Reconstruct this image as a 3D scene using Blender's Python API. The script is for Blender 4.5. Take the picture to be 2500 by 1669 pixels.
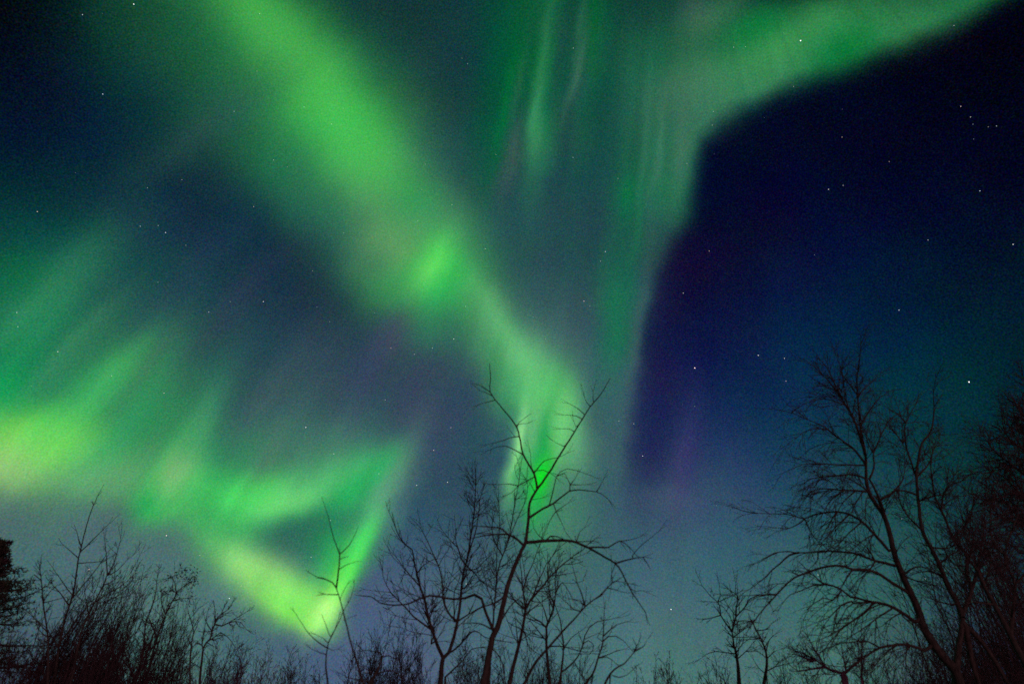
import bpy, math, random
from mathutils import Vector, noise as mnoise

# ------------------------------------------------------------------ camera, sky, exposure
scene = bpy.context.scene
for o in list(bpy.data.objects):
    bpy.data.objects.remove(o, do_unlink=True)
PITCH = math.radians(30.0)
HFOV = math.radians(74.0)
FPX = 1250.0 / math.tan(HFOV / 2)          # focal length in pixels of the 2500 px wide photograph
CAM = Vector((0.0, 0.0, 1.65))
RIGHT = Vector((1, 0, 0))
FWD = Vector((0, math.cos(PITCH), math.sin(PITCH)))
UP = Vector((0, -math.sin(PITCH), math.cos(PITCH)))
cam_data = bpy.data.cameras.new('camera')
cam = bpy.data.objects.new('camera', cam_data)
scene.collection.objects.link(cam)
cam.location = CAM
cam.rotation_euler = (math.radians(90) + PITCH, 0, 0)
cam_data.sensor_width = 36.0
cam_data.angle = HFOV
cam_data.clip_start = 0.05
cam_data.clip_end = 30000.0
cam_data.dof.use_dof = True                 # focused on the stars, as in the photograph
cam_data.dof.focus_distance = 5000.0
cam_data.dof.aperture_fstop = 1.0
scene.camera = cam
scene.view_settings.view_transform = 'Standard'
scene.view_settings.look = 'None'
scene.view_settings.exposure = 0.0
scene.view_settings.gamma = 1.0
scene.render.film_transparent = False
scene.cycles.use_denoising = False
scene.cycles.max_bounces = 3
scene.cycles.diffuse_bounces = 2
scene.cycles.use_adaptive_sampling = True
scene.cycles.adaptive_threshold = 0.01
scene.cycles.adaptive_min_samples = 16

# dim warm lamp added low behind the viewer to tint the bark
sun = bpy.data.lights.new('added_warm_lamp', 'SUN'); sun.energy = 0.38; sun.color = (1.0, .56, .60); sun.angle = math.radians(25)
sun_ob = bpy.data.objects.new('added_warm_lamp', sun); scene.collection.objects.link(sun_ob)
sun_ob.rotation_euler = Vector((-0.35, 1.0, -0.12)).to_track_quat('-Z', 'Y').to_euler()

# ------------------------------------------------------------------ the sky, listed patch by patch
# photograph-pixel coordinates are only the chart in which the sky directions are listed
BASE_SIG = 115.0
BASE = [
 (-40,-40,(9,10,16)),(130,60,(9,18,30)),(330,60,(18,48,48)),(60,260,(10,24,42)),(250,230,(11,28,48)),(400,260,(18,50,58)),
 (60,480,(10,36,48)),(260,450,(17,44,58)),(450,420,(20,36,58)),(60,620,(22,70,70)),(280,620,(30,70,72)),(480,600,(27,56,70)),(640,540,(20,38,60)),
 (750,640,(28,45,60)),(620,740,(32,58,72)),(420,780,(42,86,80)),(820,800,(33,54,72)),(560,900,(50,80,86)),(760,950,(52,76,88)),(900,900,(50,64,82)),
 (960,1010,(46,70,88)),(880,1060,(60,86,92)),(1060,950,(56,70,90)),(1130,860,(52,76,82)),(1030,1150,(36,70,88)),(1150,1060,(42,76,88)),(950,1260,(58,80,106)),(1080,1280,(52,82,92)),
 (60,1260,(78,102,104)),(250,1240,(80,102,106)),(420,1320,(74,98,104)),(100,1400,(72,108,108)),(300,1450,(78,104,118)),(560,1460,(66,96,108)),(430,1500,(84,124,112)),(340,1560,(78,120,108)),(480,1600,(74,108,108)),(150,1600,(64,80,100)),
 (640,1540,(70,98,114)),(800,1560,(72,94,122)),(950,1420,(78,92,128)),(1100,1450,(72,98,110)),(1000,1600,(80,96,124)),(1250,1500,(70,104,108)),(1250,1620,(74,106,116)),
 (900,100,(26,58,56)),(1050,200,(26,54,62)),(1100,420,(34,62,74)),(1180,540,(40,68,80)),(1330,150,(18,66,58)),(1330,450,(34,72,76)),(1500,60,(20,62,52)),(1520,250,(28,80,68)),
 (1350,640,(42,76,82)),(1450,540,(34,72,74)),(1400,800,(58,88,94)),(1470,960,(72,98,108)),(1400,900,(66,96,102)),(1440,1150,(64,106,98)),(1400,1300,(60,104,98)),
 (2450,60,(7,9,22)),(2250,170,(10,12,26)),(2050,260,(9,15,32)),(1850,330,(8,18,36)),(2400,330,(7,10,30)),(2150,420,(9,12,40)),(1900,480,(12,14,46)),(1760,400,(6,14,40)),
 (1700,560,(12,14,44)),(2350,550,(7,17,38)),(2100,600,(9,24,52)),(1850,650,(18,21,52)),(1690,720,(22,17,50)),(1620,860,(25,22,62)),(2400,750,(8,34,48)),(2150,760,(8,32,58)),(1920,780,(14,34,66)),
 (1720,860,(16,27,68)),(1590,1010,(26,36,74)),(1720,1010,(20,36,86)),(1880,950,(16,46,80)),(2050,900,(12,48,70)),(2250,900,(10,54,66)),(2440,900,(8,34,40)),(1590,1130,(42,50,92)),(1700,1180,(64,78,108)),
 (1850,1130,(36,68,94)),(2020,1060,(20,58,72)),(2300,1050,(16,60,64)),(1560,1250,(54,86,100)),(1700,1310,(62,96,116)),(1850,1290,(44,76,98)),(2050,1230,(38,72,88)),(2250,1220,(24,60,64)),(2460,1150,(10,38,44)),
 (1600,1420,(66,102,116)),(1760,1440,(64,102,110)),(1900,1440,(60,104,106)),(2080,1400,(48,98,92)),(2280,1380,(42,80,80)),(2460,1380,(24,46,52)),(1500,1520,(72,108,112)),(1660,1580,(80,122,114)),(1850,1580,(76,112,108)),(2050,1560,(72,114,104)),(2250,1560,(62,86,92)),(2460,1580,(40,42,62)),
]
# ribbons: points (x, y, width_on_one_side, width_on_other, alpha, colour); side + is to the right of travel
RIB = [
 # main beam, wide soft body (travel: down)
 [(450,-160,110,170,.75,(70,175,80)),(590,0,110,170,.85,(70,180,80)),(720,180,150,180,.9,(72,186,82)),(830,330,180,175,.9,(70,186,84)),(960,500,160,150,.75,(84,160,98)),(1060,640,150,150,.7,(74,170,92)),(1160,800,90,100,.75,(86,172,104)),(1240,930,70,90,.8,(80,186,100)),(1300,1030,60,70,.6,(84,180,104)),(1340,1160,50,90,.35,(80,150,104)),(1350,1300,60,110,.0,(76,130,104))],
 # bright core
 [(560,-120,110,70,.0,(84,190,84)),(600,0,80,80,.45,(88,196,86)),(760,200,110,80,.75,(80,198,84)),(870,330,100,90,.7,(72,194,84)),(980,470,70,80,.35,(84,184,90)),(1040,560,60,60,.3,(90,184,100)),(1150,680,40,40,.65,(100,186,116)),(1250,830,45,42,.75,(112,196,124)),(1300,930,50,40,.7,(92,206,110)),(1360,1040,60,40,.6,(106,200,116)),(1400,1130,50,50,.0,(100,180,114))],
 # right curtain: from the upper right corner round the bend and down
 [(2640,-110,40,120,.7,(30,90,60)),(2440,-30,44,110,.85,(36,116,66)),(2230,62,60,130,.9,(54,132,82)),(2040,126,60,170,.95,(50,136,80)),(1870,190,56,200,.92,(60,130,90)),(1755,250,50,210,.88,(64,126,92)),(1690,320,44,200,.85,(58,120,88)),(1668,410,44,180,.85,(54,122,86)),(1652,490,44,170,.75,(48,122,86)),(1616,570,36,150,.65,(46,108,86)),(1585,670,32,130,.55,(50,104,90)),(1560,780,28,120,.55,(56,108,94)),(1540,880,28,110,.5,(64,112,100)),(1520,1000,26,100,.5,(70,110,106)),(1505,1150,28,90,.45,(66,110,104)),(1495,1290,40,110,.0,(64,108,104))],
 # left lower band along the bottom edge of the left aurora, travelling right
 [(-150,1090,90,100,.9,(140,206,104)),(0,1110,120,90,.95,(146,212,110)),(120,1115,110,92,.88,(124,206,104)),(260,1145,80,80,.7,(100,182,104)),(380,1185,80,60,.6,(84,182,100)),(500,1215,90,60,.8,(72,196,98)),(620,1235,90,56,.9,(100,218,108)),(740,1205,80,46,.85,(98,194,114)),(860,1155,70,48,.65,(86,180,110)),(960,1110,60,45,.25,(76,150,104)),(1060,1060,50,45,.0,(70,120,100))],
 # diagonal lower curtain to the bright foot
 [(400,1150,80,60,.0,(76,170,96)),(470,1240,70,60,.5,(76,170,96)),(560,1350,70,70,.75,(110,190,106)),(640,1420,70,66,.85,(130,206,104)),(720,1475,60,56,.95,(130,236,86)),(780,1520,50,40,.8,(150,240,110)),(830,1570,40,30,.0,(140,220,110))],
 # thin curtain: right side of the loop, travelling down
 [(1080,960,40,50,.0,(76,110,110)),(1010,1060,44,50,.25,(84,124,112)),(955,1160,44,46,.6,(90,160,118)),(920,1250,42,54,.85,(88,188,116)),(880,1340,34,58,.92,(74,206,96)),(834,1416,28,54,.95,(92,228,84)),(798,1484,26,46,.95,(150,244,112)),(752,1550,30,30,.0,(140,230,110))],
]
# lobes: x, y, sx, sy, angle(deg, of sx axis, clockwise on the chart), colour, alpha
LOBE = [
 # top
 (430,110,160,120,20,(30,92,64),.6),(330,20,90,50,0,(24,70,50),.5),(560,260,140,60,-35,(44,96,72),.45),(480,330,140,30,-32,(50,78,82),.35),
 (720,420,120,80,40,(40,124,76),.5),(780,520,120,60,45,(52,110,84),.45),
 (990,660,80,60,-35,(44,176,76),.6),(950,640,70,60,40,(112,178,108),.5),(1110,710,60,36,60,(56,150,86),.3),(1050,780,60,60,0,(44,120,80),.45),
 (1010,490,60,46,30,(40,150,76),.5),(880,460,70,50,40,(96,150,104),.4),
 (870,380,60,60,0,(72,190,84),.5),(960,600,60,46,0,(112,176,104),.5),(1085,650,46,40,-50,(40,184,78),.6),(1050,700,70,50,0,(44,180,80),.5),(1046,650,56,27,-55,(104,224,98),.85),(1060,620,30,20,-40,(84,224,90),.4),
 # rays at the top middle
 (1270,150,60,170,10,(12,88,52),.55),(1220,290,24,120,8,(14,110,58),.5),(1330,230,26,190,6,(44,124,84),.55),(1320,330,24,70,8,(64,140,92),.45),(1300,100,40,120,4,(16,104,52),.4),
 (1250,370,20,80,12,(74,90,88),.3),(1240,420,20,60,12,(78,86,90),.2),(1430,200,22,150,8,(34,98,72),.5),(1400,240,16,70,10,(62,104,86),.4),(1470,60,24,120,2,(14,96,52),.4),(1330,60,30,100,0,(26,96,60),.3),
 (1580,60,60,90,0,(24,60,54),.35),
 # right beam detail
 (2000,60,150,50,-22,(56,148,78),.6),(1900,110,120,40,-25,(66,150,84),.45),(2060,130,60,34,-30,(10,112,52),.75),(1840,70,70,30,-25,(14,118,56),.65),(1740,40,80,30,-30,(76,124,88),.45),(1690,20,30,30,0,(96,110,100),.3),
 (1660,200,70,50,-20,(78,124,98),.4),(1580,140,60,50,0,(30,100,68),.4),(1655,420,16,110,8,(92,122,108),.45),(1600,470,40,100,5,(44,112,80),.4),(1530,490,24,60,10,(16,128,66),.55),(1640,480,30,60,0,(36,120,76),.4),
 (1510,740,34,100,6,(20,122,74),.5),(1490,820,30,100,6,(28,116,78),.35),(1560,820,12,170,6,(86,108,112),.3),
 # dark violet just right of the curtain
 (1610,930,34,190,4,(26,20,64),.4),(1680,640,60,60,0,(26,15,44),.35),(1665,1130,20,90,8,(74,62,106),.42),(1580,1060,30,90,4,(30,28,80),.25),(1640,1220,60,26,0,(84,96,116),.35),(1690,1060,20,110,8,(46,44,96),.25),
 # left group of slanting rays
 (30,780,130,140,0,(34,120,82),.65),(90,700,120,40,-40,(44,116,88),.4),(120,760,170,50,-48,(62,142,98),.6),(40,680,60,60,0,(20,104,66),.5),(60,930,110,110,0,(24,140,80),.6),(20,980,80,60,0,(14,172,84),.6),(150,900,120,34,-50,(50,92,82),.35),
 (250,935,130,44,-46,(74,184,96),.5),(190,870,110,30,-48,(58,136,92),.35),(330,960,100,26,-50,(64,150,96),.35),(200,1000,110,40,-50,(60,176,88),.5),(360,950,120,34,-52,(62,128,96),.5),(300,1040,140,70,-45,(52,156,86),.6),(100,1060,150,50,0,(96,206,90),.55),(60,1060,80,36,0,(110,220,84),.6),(30,1110,60,40,0,(160,208,120),.5),
 (440,1040,110,50,-60,(54,150,92),.55),(470,1090,60,40,-60,(66,170,92),.5),(420,1160,80,24,-62,(130,200,112),.55),(400,1195,50,28,-60,(78,206,92),.65),(422,1165,44,28,-60,(156,206,134),.7),(370,1210,40,30,-60,(24,164,84),.55),(520,1120,60,50,0,(40,132,86),.4),
 (580,1080,150,40,-55,(68,108,100),.35),(680,1080,120,40,-58,(80,120,106),.35),(620,1030,150,24,-55,(84,96,108),.25),(760,1090,100,40,-60,(64,108,104),.3),
 (590,1225,70,40,40,(66,224,90),.7),(645,1238,50,36,0,(134,232,126),.8),(720,1190,80,30,-20,(104,186,118),.4),(700,1140,70,40,-30,(74,160,96),.4),(860,1200,70,36,-55,(34,164,88),.6),(900,1150,60,20,-60,(80,200,110),.3),
 (720,1310,75,42,0,(50,108,90),.75),(700,1290,90,26,10,(52,100,88),.4),(790,1300,40,50,-50,(36,152,84),.6),(800,1370,46,26,-55,(52,200,88),.6),
 (560,1290,60,60,50,(56,170,90),.5),(640,1390,70,34,32,(170,226,134),.6),(610,1370,60,30,30,(160,216,130),.4),(730,1450,60,36,40,(128,240,88),.6),(790,1480,36,20,-60,(190,250,140),.75),(770,1500,30,12,-60,(176,250,110),.5),
 (820,1400,46,13,-62,(112,240,84),.7),(880,1320,60,13,-60,(72,214,96),.5),
 # mauve streaks left of the centre
 (900,900,150,26,-62,(70,58,98),.4),(960,830,60,30,-60,(78,80,98),.4),(990,1000,140,24,-60,(62,58,98),.35),(1000,1080,120,22,-62,(80,80,108),.35),(1090,1060,100,26,-65,(68,68,100),.3),(940,1180,90,22,-62,(70,104,110),.35),
 (850,980,120,20,-60,(40,80,92),.25),(440,700,160,30,-45,(48,60,88),.3),(560,760,150,26,-48,(62,62,94),.25),
 # foot of the main beam
 (1250,960,26,60,4,(40,160,80),.4),(1340,960,34,60,16,(88,208,108),.6),(1250,1150,14,70,2,(96,196,116),.6),(1240,1110,9,60,8,(130,220,140),.5),
 (1330,1000,60,60,0,(84,190,104),.4),(1232,1080,26,80,6,(46,76,92),.6),(1300,1060,24,70,8,(106,172,116),.75),(1262,1085,9,66,9,(158,232,148),.9),(1324,1080,13,60,9,(20,146,72),.9),(1374,1050,28,74,6,(116,220,126),.85),(1405,1115,36,60,-8,(96,170,112),.6),(1278,1140,20,50,6,(62,184,92),.6),(1350,1275,40,50,0,(66,150,96),.6),(1324,1185,19,56,8,(32,220,58),.9),(1325,1178,11,36,10,(20,250,38),.8),(1310,1240,20,40,6,(30,196,74),.7),(1330,1290,24,40,0,(60,150,96),.6),(1380,1270,50,60,0,(84,132,108),.45),
 (1205,900,22,60,14,(44,146,84),.4),(1090,890,70,60,20,(52,72,90),.65),(1140,960,50,60,20,(48,66,92),.55),(1085,800,50,40,30,(46,110,84),.4),(1290,880,40,60,30,(112,192,122),.4),
 # second pass on the left curtain
 (540,1110,110,50,0,(46,134,92),.55),(700,1100,130,40,-20,(72,120,104),.5),(840,1090,80,40,-40,(76,126,108),.35),(330,1020,70,60,0,(44,132,86),.5),
 (300,1165,90,34,6,(92,160,110),.6),(180,1180,120,26,4,(104,160,112),.45),(90,1100,100,44,4,(128,224,100),.5),(20,1150,60,36,0,(160,196,126),.45),
 (408,1185,60,46,-60,(66,206,92),.75),(370,1225,36,26,-50,(28,170,86),.6),(440,1140,60,34,-60,(98,182,108),.4),(424,1160,46,30,-60,(160,206,138),.75),
 (620,1218,110,40,4,(70,220,96),.6),(760,1190,90,36,-20,(92,194,112),.5),(880,1160,70,40,-25,(62,176,94),.5),(540,1240,70,50,20,(70,190,96),.5),
(300,1060,90,22,-50,(52,140,92),.45),(205,985,120,20,-50,(86,196,98),.25),(300,890,90,24,-50,(66,166,98),.35),(150,1000,100,20,-48,(60,176,92),.3),(360,880,110,16,-52,(80,116,102),.3),(160,860,130,18,-46,(76,150,104),.35),(60,760,120,16,-46,(64,140,96),.3),
 (460,1080,80,20,-62,(84,180,112),.3),(500,1020,90,24,-60,(58,130,98),.3),(350,1120,70,18,-60,(90,150,108),.3),
 (560,1160,90,18,-58,(56,150,92),.3),(650,1120,100,16,-58,(92,134,112),.3),(760,1140,80,14,-58,(70,150,98),.3),
 (600,1222,70,26,16,(84,234,104),.55),(700,1228,60,22,-18,(124,222,122),.55),(800,1175,70,30,-24,(84,180,110),.35),(900,1145,60,34,-20,(58,158,94),.35),(860,1195,60,20,-40,(26,158,80),.5),(940,1130,40,18,-55,(40,180,90),.35),
 (690,1306,60,30,6,(52,98,90),.3),(770,1330,24,50,20,(40,140,84),.35),
 (500,1260,60,26,36,(66,170,96),.4),(660,1410,90,22,36,(142,232,118),.5),(700,1470,70,18,38,(118,226,92),.5),
 (925,1250,80,28,-62,(90,176,116),.55),(880,1330,60,24,-62,(70,208,96),.6),(750,1290,60,24,-15,(44,96,88),.5),(868,1345,70,13,-62,(74,224,96),.65),(955,1175,70,18,-62,(98,150,120),.45),(836,1408,50,10,-62,(110,246,92),.6),
 (985,1190,120,18,-62,(70,72,106),.3),(930,1310,90,14,-62,(66,78,110),.35),
 (782,1492,44,16,-58,(186,252,140),.65),(748,1518,20,12,-50,(140,244,100),.5),
 # narrow rays hanging at the top centre
 (1200,200,34,150,6,(6,84,54),.45),(1230,260,9,80,10,(10,112,56),.6),(1262,210,10,80,12,(54,110,82),.45),(1256,350,9,50,12,(80,98,92),.35),
 (1330,150,10,140,7,(52,128,86),.5),(1306,290,12,70,8,(66,148,96),.55),(1345,260,7,80,8,(20,120,66),.4),(1367,160,9,100,10,(30,66,68),.5),(1290,150,9,110,8,(22,84,64),.4),
 (1409,185,7,70,15,(70,116,94),.55),(1422,60,9,90,8,(52,112,82),.45),(1452,40,10,80,4,(10,100,50),.5),(1390,330,16,90,10,(30,64,72),.4),(1480,190,14,120,6,(20,72,64),.4),(1530,330,10,120,6,(36,104,80),.35),(1570,380,8,110,6,(66,122,98),.35),(1610,350,8,100,10,(84,128,108),.3),(1555,560,8,100,8,(28,116,76),.35),(1480,640,12,110,8,(44,96,82),.35),
 # smaller knot, narrower taper
 (1120,560,40,60,-30,(74,140,98),.3),(1000,560,60,30,-40,(84,140,100),.35),(900,640,60,40,40,(50,92,84),.35),
]
RAY = 0.20; MOTTLE = (0.05, 0.05, 0.05); WARP = 0.06; GRAIN = (0.26, 0.21, 0.28)
def build_world():
    w = bpy.data.worlds.new('World'); scene.world = w; w.use_nodes = True
    nt = w.node_tree; nt.nodes.clear(); L = nt.links.new
    def node(t, **kw):
        n = nt.nodes.new(t)
        for k, v in kw.items(): setattr(n, k, v)
        return n
    def setin(n, i, v):
        if hasattr(v, 'is_output'): L(v, n.inputs[i])
        elif v is not None: n.inputs[i].default_value = v
    def M(op, a, b=None, c=None, clamp=False):
        n = node('ShaderNodeMath', operation=op, use_clamp=clamp)
        setin(n, 0, a); setin(n, 1, b); setin(n, 2, c); return n.outputs[0]
    def V(op, a, b=None, c=None):
        n = node('ShaderNodeVectorMath', operation=op)
        setin(n, 0, a); setin(n, 1, b); setin(n, 2, c)
        return n.outputs['Value'] if op in ('DOT_PRODUCT', 'LENGTH') else n.outputs[0]
    def MIX(f, a, b):
        n = node('ShaderNodeMix', data_type='RGBA', clamp_factor=False)
        setin(n, 0, f); setin(n, 6, a); setin(n, 7, b); return n.outputs[2]
    def C(c): return (c[0] / 255, c[1] / 255, c[2] / 255, 1)
    tc = node('ShaderNodeTexCoord')
    d = V('NORMALIZE', tc.outputs['Generated'])
    # chart of the northern sky: tangent plane about a fixed direction 30 degrees above the horizon (units of 1000)
    df = M('MAXIMUM', V('DOT_PRODUCT', d, tuple(FWD)), 0.12)
    px = M('ADD', M('DIVIDE', M('MULTIPLY', V('DOT_PRODUCT', d, tuple(RIGHT)), FPX / 1000), df), 1.25)
    py = M('SUBTRACT', 0.8345, M('DIVIDE', M('MULTIPLY', V('DOT_PRODUCT', d, tuple(UP)), FPX / 1000), df))
    # gentle wandering of the curtains so that no edge is mathematically clean
    wn = node('ShaderNodeTexNoise'); wn.inputs['Scale'].default_value = 9.0; wn.inputs['Detail'].default_value = 3.0; L(d, wn.inputs['Vector'])
    wsep = node('ShaderNodeSeparateColor'); L(wn.outputs['Color'], wsep.inputs[0])
    px = M('MULTIPLY_ADD', M('SUBTRACT', wsep.outputs[0], 0.5), WARP, px)
    py = M('MULTIPLY_ADD', M('SUBTRACT', wsep.outputs[1], 0.5), WARP, py)
    comb = node('ShaderNodeCombineXYZ'); L(px, comb.inputs[0]); L(py, comb.inputs[1]); comb.inputs[2].default_value = 1
    Q1 = comb.outputs[0]
    comb2 = node('ShaderNodeCombineXYZ')
    L(M('MULTIPLY', px, px), comb2.inputs[0]); L(M('MULTIPLY', px, py), comb2.inputs[1]); L(M('MULTIPLY', py, py), comb2.inputs[2])
    Q2 = comb2.outputs[0]
    def barrier(cur):                            # keeps Cycles from evaluating every patch at once (its stack is small)
        sp = node('ShaderNodeSeparateColor'); L(cur, sp.inputs[0])
        cb = node('ShaderNodeCombineXYZ'); L(px, cb.inputs[0]); L(py, cb.inputs[1])
        L(M('MULTIPLY_ADD', sp.outputs[0], 1e-9, 1.0), cb.inputs[2]); return cb.outputs[0]
    # --- aurora curtains
    curtains = []
    for R in RIB:
        P = [(p[0] / 1000, p[1] / 1000) for p in R]
        dx = P[-1][0] - P[0][0]; dy = P[-1][1] - P[0][1]; l = math.hypot(dx, dy); dx /= l; dy /= l
        nx, ny = dy, -dx
        t = [p[0] * dx + p[1] * dy for p in P]; s = [p[0] * nx + p[1] * ny for p in P]
        K = 30; tq = [t[0] + (t[-1] - t[0]) * k / (K - 1) for k in range(K)]
        cen = hermite(t, s, tq)
        smin, smax = min(cen) - .01, max(cen) + .01; sr = smax - smin
        geo = node('ShaderNodeValToRGB'); colr = node('ShaderNodeValToRGB')
        tt = M('MULTIPLY_ADD', V('DOT_PRODUCT', Q1, (dx, dy, 0)), 1 / (t[-1] - t[0]), -t[0] / (t[-1] - t[0]))
        for nd in (geo, colr):
            L(tt, nd.inputs[0]); nd.color_ramp.interpolation = 'LINEAR'
            while len(nd.color_ramp.elements) < K: nd.color_ramp.elements.new(0.5)
        for k in range(K):
            x = tq[k]; i = 0
            while i < len(t) - 2 and t[i + 1] < x: i += 1
            f = (x - t[i]) / (t[i + 1] - t[i]); lerp = lambda u, v: u + (v - u) * f
            e = geo.color_ramp.elements[k]; e.position = k / (K - 1)
            al = lerp(R[i][4], R[i + 1][4])
            e.color = ((cen[k] - smin) / sr, lerp(R[i][2], R[i + 1][2]) / 400, lerp(R[i][3], R[i + 1][3]) / 400, al)
            e = colr.color_ramp.elements[k]; e.position = k / (K - 1)
            e.color = tuple(lerp(R[i][5][q], R[i + 1][5][q]) / 255 for q in range(3)) + (1,)
        sep = node('ShaderNodeSeparateColor'); L(geo.outputs[0], sep.inputs[0])
        dist = M('SUBTRACT', V('DOT_PRODUCT', Q1, (nx, ny, -smin)), M('MULTIPLY', sep.outputs[0], sr))
        pos = M('GREATER_THAN', dist, 0.0)
        wd = M('ADD', sep.outputs[2], M('MULTIPLY', pos, M('SUBTRACT', sep.outputs[1], sep.outputs[2])))
        q = M('DIVIDE', dist, M('MULTIPLY', wd, 0.4))
        g = M('MULTIPLY', M('EXPONENT', M('MULTIPLY', M('MULTIPLY', q, q), -1.0)), geo.outputs[1])
        curtains.append((g, colr.outputs[0]))
    # --- base glow: normalised soft spots
    s2 = 2 * (BASE_SIG / 1000) ** 2
    com = V('DOT_PRODUCT', Q2, (-1 / s2, 0, -1 / s2))
    cur = C(BASE[0][2]); ws = 1e-6
    for k, (a, b, c) in enumerate(BASE):                       # running weighted mean
        a /= 1000; b /= 1000
        wgt = M('EXPONENT', M('ADD', V('DOT_PRODUCT', Q1, (2 * a / s2, 2 * b / s2, -(a * a + b * b) / s2)), com))
        ws = M('ADD', wgt, ws)
        cur = MIX(M('DIVIDE', wgt, ws), cur, C(c))
        if k % 25 == 24: Q1 = barrier(cur)
    for g, col in curtains:
        cur = MIX(g, cur, col)
    # --- brighter and darker patches inside the curtains
    for k, (a, b, sx, sy, an, c, al) in enumerate(LOBE):
        if k % 25 == 0: Q1 = barrier(cur)
        a /= 1000; b /= 1000; sx /= 1000; sy /= 1000; th = math.radians(an)
        co, si = math.cos(th), math.sin(th); ix = .5 / sx ** 2; iy = .5 / sy ** 2
        A = co * co * ix + si * si * iy; B = 2 * co * si * (ix - iy); Cc = si * si * ix + co * co * iy
        q2 = V('DOT_PRODUCT', Q2, (-A, -B, -Cc))
        q1 = V('DOT_PRODUCT', Q1, (2 * A * a + B * b, 2 * Cc * b + B * a, -(A * a * a + B * a * b + Cc * b * b) + math.log(al)))
        cur = MIX(M('EXPONENT', M('ADD', q1, q2)), cur, C(c))
    # --- rays: brightness ripples that run towards the magnetic zenith
    vx, vy = 1.62, -0.62
    ang = M('ARCTAN2', M('SUBTRACT', px, vx), M('SUBTRACT', py, vy))
    rad = M('SQRT', M('ADD', M('POWER', M('SUBTRACT', px, vx), 2.0), M('POWER', M('SUBTRACT', py, vy), 2.0)))
    rc = node('ShaderNodeCombineXYZ'); L(M('MULTIPLY', ang, 11.0), rc.inputs[0]); L(M('MULTIPLY', rad, 2.2), rc.inputs[1])
    rn = node('ShaderNodeTexNoise', noise_dimensions='2D'); rn.inputs['Scale'].default_value = 1.0; rn.inputs['Detail'].default_value = 2.5
    L(rc.outputs[0], rn.inputs['Vector'])
    rc2 = node('ShaderNodeCombineXYZ'); L(M('MULTIPLY', ang, 42.0), rc2.inputs[0]); L(M('MULTIPLY', rad, 1.6), rc2.inputs[1])
    rn2 = node('ShaderNodeTexNoise', noise_dimensions='2D'); rn2.inputs['Scale'].default_value = 1.0; rn2.inputs['Detail'].default_value = 2.0
    L(rc2.outputs[0], rn2.inputs['Vector'])
    sepc = node('ShaderNodeSeparateColor'); L(cur, sepc.inputs[0])
    greenness = M('MULTIPLY', M('SUBTRACT', sepc.outputs[1], M('MULTIPLY', sepc.outputs[2], 0.75)), 2.2, clamp=True)
    calm = M('MAXIMUM', M('MULTIPLY_ADD', py, 3.0, -1.5, clamp=True), M('MULTIPLY_ADD', px, 3.0, -3.0, clamp=True))   # the high arc has few rays
    calm = M('MULTIPLY_ADD', calm, 0.85, 0.15)
    ray = M('ADD', 1.0, M('MULTIPLY', M('ADD', M('SUBTRACT', rn.outputs[0], 0.5), M('MULTIPLY', M('SUBTRACT', rn2.outputs[0], 0.5), 0.55)), M('MULTIPLY', M('ADD', M('MULTIPLY', greenness, RAY), 0.05), calm)))
    cx_ = node('ShaderNodeCombineXYZ')
    for k in range(3): L(sepc.outputs[k], cx_.inputs[k])
    cur = V('SCALE', cx_.outputs[0]); L(ray, cur.node.inputs['Scale'])
    # --- violet and teal mottling put into the sky colour, imitating blotchy image noise
    mn = node('ShaderNodeTexNoise'); mn.inputs['Scale'].default_value = 13.0; mn.inputs['Detail'].default_value = 2.0; L(d, mn.inputs['Vector'])
    mo = V('MULTIPLY_ADD', V('SUBTRACT', mn.outputs['Color'], (.5, .5, .5)), MOTTLE, cur); cur = mo
    # --- fine speckle put into the sky colour to suggest sensor grain
    gn = node('ShaderNodeTexNoise'); gn.inputs['Scale'].default_value = 520.0; gn.inputs['Detail'].default_value = 1.0; L(d, gn.inputs['Vector'])
    cur = V('MULTIPLY_ADD', V('SUBTRACT', gn.outputs['Color'], (.5, .5, .5)), GRAIN, cur)
    cur = V('MAXIMUM', cur, (0.004, 0.006, 0.012))
    # --- the rest of the sky, behind the viewer: plain dark airglow
    fade = node('ShaderNodeMapRange', interpolation_type='SMOOTHSTEP')
    L(V('DOT_PRODUCT', d, tuple(FWD)), fade.inputs[0]); fade.inputs[1].default_value = 0.3; fade.inputs[2].default_value = 0.6
    cur = MIX(fade.outputs[0], (.07, .17, .17, 1), cur)
    gm = node('ShaderNodeGamma'); L(cur, gm.inputs[0]); gm.inputs[1].default_value = 2.2
    bg = node('ShaderNodeBackground'); L(gm.outputs[0], bg.inputs[0]); bg.inputs[1].default_value = 1.0
    out = node('ShaderNodeOutputWorld'); L(bg.outputs[0], out.inputs[0])
    w.cycles.sampling_method = 'MANUAL'; w.cycles.sample_map_resolution = 256

def hermite(xs, ys, xq):
    n = len(xs); d = [(ys[i + 1] - ys[i]) / (xs[i + 1] - xs[i]) for i in range(n - 1)]
    m = [d[0]] + [(d[i - 1] * (xs[i + 1] - xs[i]) + d[i] * (xs[i] - xs[i - 1])) / (xs[i + 1] - xs[i - 1]) for i in range(1, n - 1)] + [d[-1]]
    out = []
    for x in xq:
        i = 0
        while i < n - 2 and xs[i + 1] < x: i += 1
        h = xs[i + 1] - xs[i]; t = (x - xs[i]) / h
        out.append((2*t**3-3*t*t+1)*ys[i] + (t**3-2*t*t+t)*h*m[i] + (-2*t**3+3*t*t)*ys[i+1] + (t**3-t*t)*h*m[i+1])
    return out

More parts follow.
